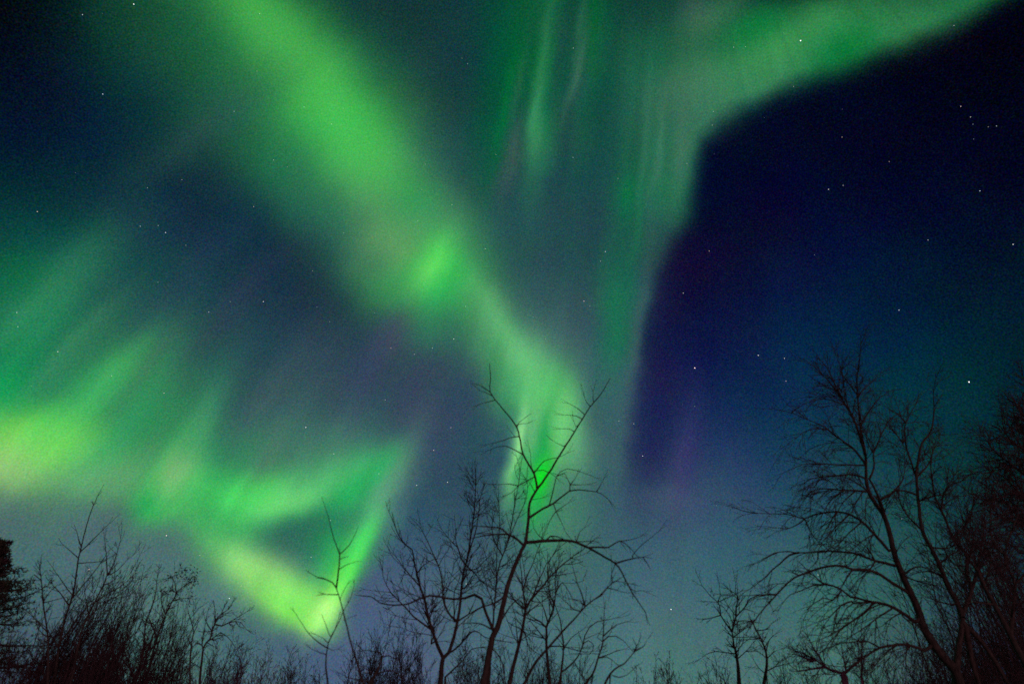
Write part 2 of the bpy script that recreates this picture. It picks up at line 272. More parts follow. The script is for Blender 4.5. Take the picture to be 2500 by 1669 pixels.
build_world()
STARS_A = []
def _stars(x0, y0, k, s):
    for t in s.split():
        p = t.split(','); STARS_A.append((x0 + float(p[0]) / k, y0 + float(p[1]) / k, float(p[2]) if len(p) > 2 else .42, p[3] if len(p) > 3 else 'w'))
_stars(0, 0, 1.8776, "613,20,.9 378,68,.6,b 1190,64,.55,b 471,432,.7,b 1178,327,.4,r 1394,491,.55,b 1573,497 1519,569,.5 1073,511,.5,b 1254,734,.5,b 1317,766,.4,r 171,970,.65,r 643,1037,.55,b 725,1034,.5,b 759,1066,.7 834,824 676,861 1163,947,.55,r 724,1294,.45,b 957,1430,.6,b 1207,1382,.75 1055,1382 1432,1241,.45,r 1453,1406,.35 1511,1474,.4 1718,1434,.35 82,1497,.5 77,1432,.55 1710,698,.4 1950,753,.4 1934,869 2072,938,.5 1915,1012 2225,1140,.55 1576,1068 2143,293 2118,268,.35 2274,708,.5,r 2134,1404,.5 2080,1553,.7 852,1124,.4,r 1789,1090,.4")
_stars(1250, 0, 1.8776, "281,221,.5 280,722,.6,b 486,818,.45 1323,187,1.2 1016,217,.5 1070,215,.4 1291,397,.4 923,511,.45 918,574,.5 802,750,.4 1513,629,.5,r 1451,868,.65 1518,850,.5 1729,741,.45,r 2026,118,.45 2057,488,.6,r 2102,537,.5 2113,570,.35,b 2221,578,.5,b 2183,582,.35 2116,638,.3,b 2145,875,.65,b 2297,1120,.7 1907,1100,.5 1774,1421,.7,b 904,1150,.6,r 428,1153,.7 406,1197,.55 330,1380,.8,r 357,1403,.45 785,1343,.6 1386,1168,.3 97,1453 153,1552,.4")
_stars(0, 834, 1.8776, "265,45,.65 512,156,.5 752,235,.65,r 1402,392,.8 763,887,.85,r 408,1042,.95,r 1051,1175,.8,g 1737,604,.55 1530,513,.55 1988,497,.7,r 2067,393,.6,r 2051,643,.7 1910,657,.65 1900,57,.5 1792,29,.55,r 1982,29,.6,b 1766,266,.5 1515,818,.5,b 916,977,.4 1426,986,.5 2177,1157,.85 2137,1108,.6 1105,1117,.4,r")
_stars(1250, 834, 1.8776, "838,120,1.25,r 1129,62,.85 1249,76,.65 1256,180,.6,r 2095,184,1.2 490,362,.5 558,375,.55 599,523,.7 729,1225,.9 1403,1067,.6 1895,1084,.6 838,295,.35 937,750,.3 1786,810,.6")

# ------------------------------------------------------------------ helpers
rnd = random.Random(7)
COL = scene.collection

def world_pt(x, y, depth):
    """the point seen at photograph pixel (x, y) whose northward distance is depth metres"""
    d = RIGHT * ((x - 1250.0) / FPX) + UP * ((834.5 - y) / FPX) + FWD
    return CAM + d * (depth / d.y)

def px_size(depth, y=1250):
    d = UP * ((834.5 - y) / FPX) + FWD
    return depth / d.y / FPX               # metres per photograph pixel at that depth

class Mesh:
    def __init__(self): self.v = []; self.f = []
    def tube(self, pts, radii, sides):
        n = len(pts)
        if n < 2: return
        base = len(self.v)
        t0 = (pts[1] - pts[0]).normalized()
        u = t0.cross(Vector((0.31, 0.9, 0.2))).normalized()
        cs = [(math.cos(2 * math.pi * k / sides), math.sin(2 * math.pi * k / sides)) for k in range(sides)]
        for i in range(n):
            t = pts[min(i + 1, n - 1)] - pts[max(i - 1, 0)]
            if t.length < 1e-9: t = t0
            t = t.normalized()
            u = u - t * u.dot(t)
            u = u.normalized() if u.length > 1e-6 else t.orthogonal().normalized()
            w = t.cross(u); p = pts[i]; r = radii[i]
            for c, s in cs:
                self.v.append((p.x + (u.x * c + w.x * s) * r, p.y + (u.y * c + w.y * s) * r, p.z + (u.z * c + w.z * s) * r))
        for i in range(n - 1):
            a = base + i * sides
            for k in range(sides):
                k2 = (k + 1) % sides
                self.f.append((a + k, a + k2, a + sides + k2, a + sides + k))
        self.f.append(tuple(base + (n - 1) * sides + k for k in range(sides)))
    def leaf(self, p, d, n, l, w):
        s = d.cross(n).normalized() * w * .5; b = len(self.v)
        for q in (p, p + d * l * .45 + s + n * l * .08, p + d * l, p + d * l * .45 - s + n * l * .08): self.v.append(tuple(q))
        self.f.append((b, b + 1, b + 2)); self.f.append((b, b + 2, b + 3))
    def build(self, name, mat, parent=None, origin=None):
        me = bpy.data.meshes.new(name)
        o = origin or Vector((0, 0, 0))
        me.from_pydata([(x - o.x, y - o.y, z - o.z) for x, y, z in self.v], [], self.f)
        me.polygons.foreach_set('use_smooth', [True] * len(me.polygons))
        me.materials.append(mat); me.update()
        ob = bpy.data.objects.new(name, me); COL.objects.link(ob)
        if parent is not None: ob.parent = parent
        return ob

def thing(name, label, cat, loc, group=None):
    o = bpy.data.objects.new(name, None); COL.objects.link(o)
    o.empty_display_size = 0.2; o.location = loc; o['label'] = label; o['category'] = cat
    if group: o['group'] = group
    return o

def bark_material(name, dark, light, scale):
    m = bpy.data.materials.new(name); m.use_nodes = True; nt = m.node_tree; b = nt.nodes['Principled BSDF']
    tc = nt.nodes.new('ShaderNodeTexCoord'); mp = nt.nodes.new('ShaderNodeMapping'); mp.inputs['Scale'].default_value = (scale, scale, scale * .25)
    n = nt.nodes.new('ShaderNodeTexNoise'); n.inputs['Scale'].default_value = 1.0; n.inputs['Detail'].default_value = 5
    r = nt.nodes.new('ShaderNodeValToRGB'); r.color_ramp.elements[0].color = dark + (1,); r.color_ramp.elements[1].color = light + (1,)
    r.color_ramp.elements[0].position = .35; r.color_ramp.elements[1].position = .7
    bp = nt.nodes.new('ShaderNodeBump'); bp.inputs['Strength'].default_value = .5; bp.inputs['Distance'].default_value = .01
    L = nt.links.new
    L(tc.outputs['Object'], mp.inputs[0]); L(mp.outputs[0], n.inputs['Vector']); L(n.outputs[0], r.inputs[0]); L(r.outputs[0], b.inputs['Base Color'])
    L(n.outputs[0], bp.inputs['Height']); L(bp.outputs[0], b.inputs['Normal'])
    b.inputs['Roughness'].default_value = .85; b.inputs['Specular IOR Level'].default_value = .25
    return m
BARK = bark_material('grey_brown_bark', (.07, .04, .04), (.19, .115, .11), 40)
TWIG = bark_material('twig_bark', (.10, .045, .06), (.21, .095, .12), 60)
REDBARK = bark_material('reddish_shrub_bark', (.16, .05, .10), (.32, .11, .21), 60)
def leaf_material(name, a, b_):
    m = bpy.data.materials.new(name); m.use_nodes = True; nt = m.node_tree; b = nt.nodes['Principled BSDF']
    n = nt.nodes.new('ShaderNodeTexNoise'); n.inputs['Scale'].default_value = 6.0; n.inputs['Detail'].default_value = 3
    tc = nt.nodes.new('ShaderNodeTexCoord'); r = nt.nodes.new('ShaderNodeValToRGB')
    r.color_ramp.elements[0].color = a + (1,); r.color_ramp.elements[1].color = b_ + (1,); r.color_ramp.elements[0].position = .35; r.color_ramp.elements[1].position = .65
    nt.links.new(tc.outputs['Object'], n.inputs['Vector']); nt.links.new(n.outputs[0], r.inputs[0]); nt.links.new(r.outputs[0], b.inputs['Base Color'])
    b.inputs['Roughness'].default_value = .7
    return m
NEEDLE = leaf_material('dark_foliage', (.13, .055, .085), (.11, .12, .05))
DRYLEAF = leaf_material('dry_leaf', (.05, .035, .025), (.10, .06, .045))

# ------------------------------------------------------------------ ground
def make_ground():
    g = Mesh(); N = 60
    import itertools
    def coord(i): 
        u = (i / N) * 2 - 1
        return math.copysign(abs(u) ** 3.2 * 9000 + abs(u) * 30, u)
    for j in range(N + 1):
        for i in range(N + 1):
            x, y = coord(i), coord(j)
            h = .12 * mnoise.noise(Vector((x * .13, y * .13, 0))) if abs(x) < 200 and abs(y) < 200 else 0
            g.v.append((x, y, h - .05))
    for j in range(N):
        for i in range(N):
            a = j * (N + 1) + i; g.f.append((a, a + 1, a + N + 2, a + N + 1))
    m = bpy.data.materials.new('frosty_forest_floor'); m.use_nodes = True; nt = m.node_tree; b = nt.nodes['Principled BSDF']
    tc = nt.nodes.new('ShaderNodeTexCoord'); n = nt.nodes.new('ShaderNodeTexNoise'); n.inputs['Scale'].default_value = 1.3; n.inputs['Detail'].default_value = 8
    r = nt.nodes.new('ShaderNodeValToRGB'); e = r.color_ramp.elements
    e[0].color = (.055, .04, .028, 1); e[0].position = .42; e[1].color = (.34, .36, .38, 1); e[1].position = .62
    bp = nt.nodes.new('ShaderNodeBump'); bp.inputs['Distance'].default_value = .05
    nt.links.new(tc.outputs['Object'], n.inputs['Vector']); nt.links.new(n.outputs[0], r.inputs[0]); nt.links.new(r.outputs[0], b.inputs['Base Color'])
    nt.links.new(n.outputs[0], bp.inputs['Height']); nt.links.new(bp.outputs[0], b.inputs['Normal']); b.inputs['Roughness'].default_value = .9
    o = g.build('ground', m); o['kind'] = 'structure'
make_ground()

# ------------------------------------------------------------------ stars: tiny far spheres, one catalogue
STARS = STARS_A + [(x + 0, y) + t for (x, y, *t) in []]
def make_stars():
    me = bpy.data.meshes.new('stars'); v = []; f = []; cols = []
    octa = [(1, 0, 0), (-1, 0, 0), (0, 1, 0), (0, -1, 0), (0, 0, 1), (0, 0, -1)]
    of = [(0, 2, 4), (2, 1, 4), (1, 3, 4), (3, 0, 4), (2, 0, 5), (1, 2, 5), (3, 1, 5), (0, 3, 5)]
    rs = random.Random(3); S = list(STARS)
    for k in range(90):                                   # the faint ones between
        S.append((rs.uniform(-300, 2800), rs.uniform(-300, 1500), rs.uniform(.08, .24), rs.choice('wwbr')))
    R = 6000.0
    for (x, y, mag, c) in S:
        d = (RIGHT * ((x - 1250) / FPX) + UP * ((834.5 - y) / FPX) + FWD).normalized()
        p = CAM + d * R; r = (0.62 + .75 * min(mag, 1.3)) / FPX * R
        base = len(v)
        for q in octa: v.append((p.x + q[0] * r, p.y + q[1] * r, p.z + q[2] * r))
        for t in of: f.append(tuple(base + i for i in t))
        tint = {'w': (1, .98, .95), 'b': (.75, .88, 1.0), 'r': (1, .72, .66), 'g': (.85, 1, .9)}[c]
        e = min(mag, 1.2) ** 1.5
        cols += [(tint[0] * e, tint[1] * e, tint[2] * e, 1)] * 6
    me.from_pydata(v, [], f)
    at = me.color_attributes.new('star_colour', 'FLOAT_COLOR', 'POINT')
    at.data.foreach_set('color', [q for c in cols for q in c])
    m = bpy.data.materials.new('starlight'); m.use_nodes = True; nt = m.node_tree; nt.nodes.clear()
    a = nt.nodes.new('ShaderNodeVertexColor'); a.layer_name = 'star_colour'; e = nt.nodes.new('ShaderNodeEmission'); e.inputs[1].default_value = 0.7
    o = nt.nodes.new('ShaderNodeOutputMaterial'); t = nt.nodes.new('ShaderNodeBsdfTransparent'); ad = nt.nodes.new('ShaderNodeAddShader')
    nt.links.new(a.outputs[0], e.inputs[0]); nt.links.new(e.outputs[0], ad.inputs[0]); nt.links.new(t.outputs[0], ad.inputs[1]); nt.links.new(ad.outputs[0], o.inputs[0])
    m.cycles.emission_sampling = 'NONE'
    me.materials.append(m); ob = bpy.data.objects.new('stars', me); COL.objects.link(ob); ob['kind'] = 'structure'
make_stars()

# ------------------------------------------------------------------ bare trees
CROP = {'C': (850, 870, 1.9625), 'S': (600, 1150, 3.022), 'L': (0, 1150, 3.0214), 'R': (1750, 850, 1.9147), 'K': (1500, 1250, 3.742),
        'T': (1100, 870, 3.2667), 'M': (860, 1250, 3.741), 'N': (1180, 1250, 3.743), 'P': (1820, 880, 4.237), 'Q': (1820, 1240, 3.655),
        'F': (2150, 900, 2.04), 'U': (420, 1430, 6.56), 'V': (200, 1380, 5.427), 'G': (0, 1300, 4.25), 'X': (0, 0, 1.0)}

def catmull(P, step):
    out = []
    for i in range(len(P) - 1):
        p0 = P[max(i - 1, 0)]; p1 = P[i]; p2 = P[i + 1]; p3 = P[min(i + 2, len(P) - 1)]
        n = max(1, int(math.hypot(p2[0] - p1[0], p2[1] - p1[1]) / step))
        for k in range(n):
            t = k / n
            out.append(tuple(.5 * (2 * p1[q] + (p2[q] - p0[q]) * t + (2 * p0[q] - 5 * p1[q] + 4 * p2[q] - p3[q]) * t * t + (3 * p1[q] - p0[q] - 3 * p2[q] + p3[q]) * t ** 3) for q in range(2)))
    out.append(tuple(P[-1])); return out

def rand_unit(r):
    while True:
        v = Vector((r.uniform(-1, 1), r.uniform(-1, 1), r.uniform(-1, 1)))
        if .05 < v.length < 1: return v.normalized()

def twig(mb, r, p, d, L, r0, r1, level, st):
    """a thin curved shoot with side shoots"""
    n = max(3, min(7, int(L / st['seg'])))
    pts = [p.copy()]; d = d.normalized(); ds = L / n
    bend = rand_unit(r) * st['wig']
    for i in range(n):
        d = (d + bend * .25 + rand_unit(r) * st['wig'] * .5 + Vector((0, 0, st['trop'])) * (i / n)).normalized()
        pts.append(pts[-1] + d * ds)
    mb.tube(pts, [r0 + (r1 - r0) * i / n for i in range(n + 1)], 4 if r0 > .008 else 3)
    if level > 0:
        side = 1
        for i in range(1, n):
            if r.random() < st['fork']:
                t = (pts[i + 1] - pts[i - 1]).normalized()
                s = t.cross(rand_unit(r)).normalized(); a = math.radians(r.uniform(*st['ang']))
                twig(mb, r, pts[i], t * math.cos(a) + s * math.sin(a), L * r.uniform(.35, .65) * (1 - .4 * i / n), r0 * .75, r1, level - 1, st)

STYLE = dict(seg=.09, wig=.25, trop=.12, fork=.55, ang=(28, 58))

def traced_tree(name, label, depth, lines, cat='tree', group=None, twigs=1.0, tlen=90, style=None, level=2, seed=1, mat=None, thick=1.0, droop=False, leaves=None, ground_x=None):
    """lines: (crop, r0, r1, 'x,y x,y ...' [, twig factor]) - the first is the trunk, each next starts on the nearest earlier one"""
    r = random.Random(seed); mat = mat or BARK
    st = dict(STYLE); st.update(style or {})
    done = []                               # (px, py, depth offset)
    parts = []
    for li, ln in enumerate(lines):
        cx, cy, sc = CROP[ln[0]]
        P = [(cx + float(a) / sc, cy + float(b) / sc) for a, b in (q.split(',') for q in ln[3].split())]
        tf = ln[4] if len(ln) > 4 else 1.0
        is_trunk = li == 0 or (len(ln) > 5 and ln[5] == 'stem')
        if li == 0 or not done: off0 = 0.0; slope = r.uniform(-.08, .08)
        else:
            if P[0][1] > 1640: off0 = r.uniform(-.1, .1); slope = r.uniform(-.15, .15)
            else:
                b = min(done, key=lambda q: (q[0] - P[0][0]) ** 2 + (q[1] - P[0][1]) ** 2)
                gap = math.hypot(b[0] - P[0][0], b[1] - P[0][1])
                off0 = b[2]; slope = r.choice((-1, 1)) * r.uniform(.12, .5)
                if gap > 1.5: P = [(b[0], b[1])] + (P if gap > 6 else P[1:])
        pp = catmull(P, 11.0)
        pts = []; s = 0.0; ps = px_size(depth)
        for k, q in enumerate(pp):
            if k: s += math.hypot(q[0] - pp[k - 1][0], q[1] - pp[k - 1][1])
            j = .55 if 0 < k < len(pp) - 1 else 0
            off = off0 + slope * s * ps * (.6 + .4 * math.sin(s * .02 + li))
            off = max(-.3 * depth, min(.3 * depth, off))
            qq = (q[0] + r.uniform(-j, j), q[1] + r.uniform(-j, j))
            pts.append(world_pt(qq[0], qq[1], depth + off)); done.append((q[0], q[1], off))
        n = len(pts); rr = []
        for k in range(n):
            f = k / max(1, n - 1)
            rr.append((ln[1] + (ln[2] - ln[1]) * f ** .85) * px_size(pts[k].y, pp[k][1]) * thick)
        if li == 0:
            root = pts[0]
            if root.z > 0.1:                        # carry the trunk on to the ground below the picture
                t = (pts[1] - pts[0]).normalized(); lean = Vector((t.x, t.y, 0)) * .45
                ext = []; m = 5
                for k in range(m):
                    f = 1 - k / m; z = root.z * (1 - f) - .15 * f
                    ext.append(Vector((root.x - lean.x * root.z * f, root.y - lean.y * root.z * f, z)))
                pts = ext + pts; rr = [rr[0] * (1.35 - .3 * k / m) for k in range(m)] + rr
            base = Vector((pts[0].x, pts[0].y, 0))
        elif pts[0].z < 3.0 and P[0][1] > 1640:      # further stems of the same stool
            rt = pts[0]; m = 4
            ext = [Vector((rt.x + (base.x - rt.x) * .55 * (1 - k / m), rt.y + (base.y - rt.y) * .55 * (1 - k / m), rt.z * k / m - .1 * (1 - k / m))) for k in range(m)]
            pts = ext + pts; rr = [rr[0] * 1.2] * m + rr
        mb = Mesh(); mb.tube(pts, rr, 8 if ln[1] > 4 else 6); tw = Mesh()
        parts.append(('trunk' if li == 0 else ('stem' if is_trunk else 'branch'), mb, tw))
        # side shoots
        ext_n = len(pts) - n; metre = [0.0]
        for k in range(1, n): metre.append(metre[-1] + (pts[ext_n + k] - pts[ext_n + k - 1]).length)
        Lm = metre[-1]; dens = 2.6 * twigs * tf
        cnt = int(Lm / (ps * 22) * .8 * twigs * tf + r.random())
        sgn = 1
        for q in range(cnt):
            f = r.uniform(.12 if not is_trunk else .35, .99); k = min(n - 2, int(f * (n - 1)))
            p = pts[ext_n + k]; t = (pts[ext_n + k + 1] - p).normalized()
            sd = t.cross(rand_unit(r)).normalized(); a = math.radians(r.uniform(*st['ang']))
            L = tlen * ps * r.uniform(.35, 1.1) * (1.05 - .55 * f) * (tf ** .3 if tf > 0 else 0)
            rt = min(rr[ext_n + k] * .7, st.get('tr', 1.0) * ps)
            twig(tw, r, p, t * math.cos(a) + sd * math.sin(a), L, rt, .42 * ps, level, st)
        # the leader ends in a few shoots
        if tf > 0 and ln[2] <= 1.5:
            t = (pts[-1] - pts[-2]).normalized()
            for q in range(2):
                twig(tw, r, pts[-1], (t + rand_unit(r) * .35), tlen * ps * r.uniform(.3, .6), rr[-1], .4 * ps, max(0, level - 1), st)
    rootob = thing(name, label, cat, base, group)
    for nm, mb, tw in parts:
        po = mb.build(nm, mat, rootob, base)
        if tw.f:
            o = tw.build('twigs', TWIG if mat is BARK else mat, po, base); o['kind'] = 'stuff'
    if leaves:
        lm = Mesh()
        for (tag, x, y, rad, cnt) in leaves:
            cx, cy, sc = CROP[tag]; c = world_pt(cx + x / sc, cy + y / sc, depth); R = rad / sc * px_size(depth)
            b = min(done, key=lambda q: (q[0] - cx - x / sc) ** 2 + (q[1] - cy - y / sc) ** 2)
            lm.tube([world_pt(b[0], b[1], depth + b[2]), (world_pt(b[0], b[1], depth + b[2]) + c) * .5 + rand_unit(r) * R * .2, c], [.006, .005, .003], 4)
            for k in range(cnt):
                u = rand_unit(r); p = c + u * R * r.random() ** .5
                lm.leaf(p, rand_unit(r), rand_unit(r), r.uniform(.035, .075), r.uniform(.016, .034))
        o = lm.build('dry_leaves', DRYLEAF, rootob, base); o['kind'] = 'stuff'
    return rootob

def shrub(name, label, x, top, depth, stems, spread, group, seed, lean=(0, 0), twl=.5, mat=None, level=1, fork=.5, thick=1.0, cat='shrub', trop=.25, dens=1.0, start=.3):
    """many thin stems from one stool"""
    r = random.Random(seed); mat = mat or TWIG
    tp = world_pt(x, top, depth); H = tp.z
    base = Vector((tp.x - lean[0] * H, depth - lean[1] * H, 0))
    root = thing(name, label, cat, base, group)
    tw = Mesh(); st = dict(STYLE); st.update(trop=trop, fork=fork, wig=.22, ang=(18, 42), seg=.11)
    ps = px_size(depth)
    for k in range(int(stems * 2.0)):
        a = r.uniform(0, 2 * math.pi); q = r.random() ** .6 * spread
        h = H * r.uniform(.78, 1.12) * (1 - .25 * (q / max(spread, .01)) ** 2)
        foot = base + Vector((math.cos(a) * q * .35, math.sin(a) * q * .35, -.08))
        end = base + Vector((math.cos(a) * q + lean[0] * h, math.sin(a) * q + lean[1] * h, h))
        n = 9; pts = []; bow = rand_unit(r) * .07 * h
        for i in range(n + 1):
            f = i / n
            p = foot.lerp(end, f); p.x += bow.x * math.sin(f * math.pi) + r.uniform(-1, 1) * .012 * h; p.y += bow.y * math.sin(f * math.pi) + r.uniform(-1, 1) * .012 * h
            pts.append(p)
        r0 = r.uniform(.009, .018) * thick; rr = [r0 * (1 - .78 * i / n) for i in range(n + 1)]
        mb = Mesh(); mb.tube(pts, rr, 5); mb.build('stem', mat, root, base)
        for i in range(1, n + 1):
            f = i / n
            if f < start: continue
            for _ in range(int(3.0 * dens + r.random())):
                t = (pts[i] - pts[i - 1]).normalized(); sd = t.cross(rand_unit(r)).normalized(); al = math.radians(r.uniform(20, 48))
                p = pts[i - 1].lerp(pts[i], r.random())
                twig(tw, r, p, t * math.cos(al) + sd * math.sin(al), twl * r.uniform(.4, 1.1) * (1.15 - .6 * f), min(rr[i] * .8, .85 * ps), .4 * ps, level, st)
    o = tw.build('twigs', mat, root, base); o['kind'] = 'stuff'
    return root

# --- tall forked tree in the middle
traced_tree('bare_tree', 'tall leaning bare tree whose Y-forked top crosses the green aurora foot', 11.0, [
 ('C', 9.6, 2.8, '650,1568 690,1350 715,1300 770,1080 830,930 850,890 862,800 870,700 905,635', .25),
 ('C', 2.9, .8, '905,635 890,560 840,470 808,340 740,250 680,170 683,110 678,35', .0),
 ('C', 3.0, .8, '905,635 960,560 1015,470 1060,400 1110,320 1160,240 1210,180 1255,105', .0),
 ('T', 1.2, .5, '320,285 270,250 225,225', .4), ('T', 1.1, .5, '345,350 300,360 225,382', .2),
 ('T', 1.1, .5, '322,300 290,290 240,275', .2),
 ('T', 1.2, .5, '522,555 545,525 580,500', .5), ('T', 1.1, .5, '530,545 565,535 605,535', .4),
 ('T', 1.4, .5, '532,632 470,650 400,675 300,700', .5), ('T', 1.6, .5, '575,780 500,740 430,712 370,720 290,752', .4),
 ('T', 1.6, .5, '662,925 700,885 750,830 800,815 860,805 930,768', .2), ('T', 1.3, .5, '670,910 740,905 800,930 840,960', .2),
 ('T', 1.0, .5, '650,900 640,840 638,770', .1),
 ('T', 1.8, .6, '668,958 610,990 540,1030 490,1080 445,1105', .5), ('T', 1.2, .5, '535,1025 470,1015 370,1018', .2),
 ('T', 1.2, .5, '985,595 950,578 880,575', .1), ('T', 1.2, .5, '1040,492 1000,475 910,465', .2), ('T', 1.2, .5, '1072,465 1020,420 945,375', .1),
 ('T', 1.1, .5, '1100,410 1085,360 1065,315', .1), ('T', 1.1, .5, '1135,380 1135,330 1138,280', .1), ('T', 1.1, .5, '900,715 870,700 835,685', .1), ('T', 1.0, .5, '1030,540 1000,560 985,520', .1),
 ('T', 1.0, .5, '680,1075 640,1020 610,980', .1), ('T', 1.0, .5, '655,1140 690,1135 730,1128', .1),
 ('T', 3.2, .8, '635,1280 700,1235 770,1195 820,1170 900,1105 950,1072 1020,1060 1100,1070 1165,1078 1210,1100 1260,1140', .15),
 ('T', 1.5, .5, '1165,1075 1190,1040 1215,985', .1), ('T', 1.8, .5, '790,1180 815,1080 845,955 880,915 930,895 1000,905 1110,945', .4),
 ('T', 1.5, .5, '950,1070 955,1020 935,980 905,955', .3), ('T', 1.4, .5, '950,1010 980,990 1000,960', .3), ('T', 1.2, .5, '960,1035 1020,1022 1080,1020', .1),
 ('T', 1.2, .5, '850,960 880,940 915,935 930,970 950,1010', .1),
 ('T', 1.3, .5, '810,1185 840,1235 880,1310 920,1400', .2), ('T', 1.2, .5, '825,1235 790,1310 745,1430', .1), ('T', 1.2, .5, '845,1235 890,1200 940,1165', .2),
 ('C', 4.2, 1.0, '850,895 890,887 945,882 1000,880 1075,884 1150,915 1230,960 1280,990 1312,1035 1350,1110 1385,1165 1425,1225', .3),
 ('C', 2.4, .7, '1150,915 1205,912 1250,912 1300,883 1345,910 1375,945', .4), ('C', 1.2, .5, '1300,886 1350,878 1400,862', .2),
 ('C', 2.4, .8, '1280,990 1340,972 1412,960', .1), ('C', 1.2, .5, '1412,960 1430,985 1452,1025', .0), ('C', 1.3, .5, '1360,955 1400,908 1440,875 1490,835', .1),
 ('C', 2.2, .8, '952,882 970,860 1000,862 1045,880', .1), ('C', 1.6, .5, '1060,885 1120,886 1190,884 1215,905', .2), ('C', 1.4, .5, '1085,882 1110,838 1130,822', .3),
 ('C', 1.4, .5, '950,880 915,858 890,825 885,800', .5), ('C', 1.1, .5, '1350,1115 1375,1122 1410,1120', .3), ('C', 1.2, .5, '1270,995 1258,1060 1262,1090', .2),
 ('C', 3.2, .9, '840,905 815,880 790,862 765,852 710,852 650,858 590,872', .5), ('C', 2.3, .7, '770,852 740,828 715,818 660,815 580,808', .6), ('C', 1.4, .5, '700,852 650,845 610,850', .6),
 ('C', 4.2, 1.1, '693,1308 665,1240 645,1180 638,1160 605,1140 560,1155 500,1160 440,1150 390,1145 340,1160 290,1182 220,1190 150,1178 110,1150 70,1145', .35),
 ('C', 2.5, .8, '735,1260 760,1220 790,1180 830,1150', .6), ('C', 2.5, .7, '760,1150 700,1180 620,1210 530,1290', .6), ('C', 2.2, .7, '700,1310 620,1275 540,1280', .6),
 ('C', 2.6, .8, '660,1480 690,1400 740,1470 750,1568', .2),
], tlen=62, level=1, seed=11, style=dict(fork=.35, trop=.05))
# --- double stemmed tree left of it
traced_tree('bare_tree', 'bare tree with two straight stems in a narrow V, left of the tall forked tree', 13.0, [
 ('M', 7.2, 5.2, '805,1568 815,1420 830,1330', .1),
 ('M', 4.6, 1.0, '830,1330 780,1220 730,1080 700,980 660,800 620,680 590,560 565,440 545,340 490,300 430,220 395,140', 1.3),
 ('M', 4.4, .8, '840,1340 880,1280 930,1130 970,950 990,800 1005,620 1035,480 1060,380 1085,200 1110,30 1118,-90 1125,-190 1130,-330', 1.5, 'stem'),
 ('M', 2.6, .8, '735,1080 640,1010 560,950 500,880 430,810 350,730 310,660 280,580', .9),
 ('M', 2.6, .8, '950,1010 900,950 850,850 830,760 820,620 790,490 740,380 690,270 630,150', .9),
 ('M', 2.0, .7, '1060,370 1120,200 1145,80 1160,-60 1172,-150', .8),
 ('M', 2.2, .7, '1035,500 1000,430 960,320 920,280 840,190', .9), ('M', 2.0, .7, '1040,500 1110,545 1190,640 1270,690', .7), ('M', 1.6, .6, '1040,520 1130,520 1200,450 1250,400', .6),
 ('M', 2.0, .7, '935,1000 930,850 935,720 970,640', .8), ('M', 2.0, .7, '600,560 640,490 720,440', .8), ('M', 2.0, .6, '610,680 540,590 470,500 410,420', .9),
 ('M', 2.8, .8, '850,1500 940,1420 1020,1340 1090,1250 1180,1230', .5), ('M', 2.6, .8, '910,1270 1000,1190 1110,1080 1200,1130 1270,1160', .6), ('M', 2.2, .7, '960,1000 1060,930 1180,860', .6),
 ('M', 2.2, .7, '720,1200 750,1080 690,980 640,850 620,780', .6),
], tlen=115, level=2, seed=21, twigs=1.8, style=dict(trop=.18, fork=.5))
# --- thin stems around the middle
traced_tree('bare_tree', 'slender bare tree with one ruler-straight stem just left of the forked trunk', 12.4, [
 ('C', 3.2, .8, '672,1568 690,1350 700,1200 720,1010 750,930 778,830 800,690 815,620 824,545', .9),
 ('C', 1.6, .6, '705,1100 712,950 725,800 718,690', 1.2), ('C', 1.8, .6, '735,960 700,880 690,800 720,700', 1.0), ('C', 1.5, .6, '745,940 800,800 850,690 860,610', .6), ('C', 1.4, .5, '700,1200 660,1080 650,980', 1.0),
], tlen=100, level=2, seed=31, twigs=1.5, style=dict(trop=.2))
traced_tree('bare_tree', 'bare tree beside the tall forked one, parting into upright and right-leaning stems', 13.5, [
 ('N', 5.4, 3.2, '240,1568 270,1420 320,1230 350,1100 378,950 385,890', .3),
 ('N', 3.0, .8, '385,890 440,790 530,690 620,580 720,480 830,395 910,340 935,310', .5), ('N', 2.6, .8, '385,890 370,790 355,650 345,520 335,440', .9),
 ('N', 2.4, .7, '380,900 300,820 240,740 190,650', .8), ('N', 2.2, .7, '360,720 400,590 450,470 500,330 530,260', .7), ('N', 2.0, .7, '430,800 520,600 580,470 640,390', .7), ('N', 2, .6, '600,600 590,480 640,380', .6),
 ('N', 2.2, .6, '330,1220 300,1050 290,940', .6), ('N', 2, .6, '370,1080 420,1230 500,1290', .6), ('N', 2, .6, '375,960 470,860 560,800', .8),
], tlen=105, level=2, seed=41, twigs=2.0)
traced_tree('bare_tree', 'long bare stem leaning far right across its neighbours, right of the forked tree', 10.5, [
 ('N', 4.2, 1.1, '370,1575 470,1380 590,1240 720,1090 850,950 930,860 1060,760 1130,690 1180,645', .15),
 ('N', 1.6, .5, '1165,650 1200,630 1260,632 1300,645', .3), ('N', 1.5, .5, '1130,690 1180,700 1260,725 1330,735', .4), ('N', 1.4, .5, '1160,640 1170,560 1175,480', .1),
 ('N', 2.2, .6, '930,850 900,750 860,650 830,540 810,470', .5), ('N', 1.6, .5, '830,890 770,830 700,770', .6), ('N', 1.5, .5, '920,840 880,800 800,790', .5), ('N', 1.4, .5, '1000,800 1080,760 1120,710', .4), ('N', 1.4, .5, '900,880 930,800 970,830', .3),
], tlen=70, level=1, seed=51, twigs=1.4, style=dict(trop=.1))
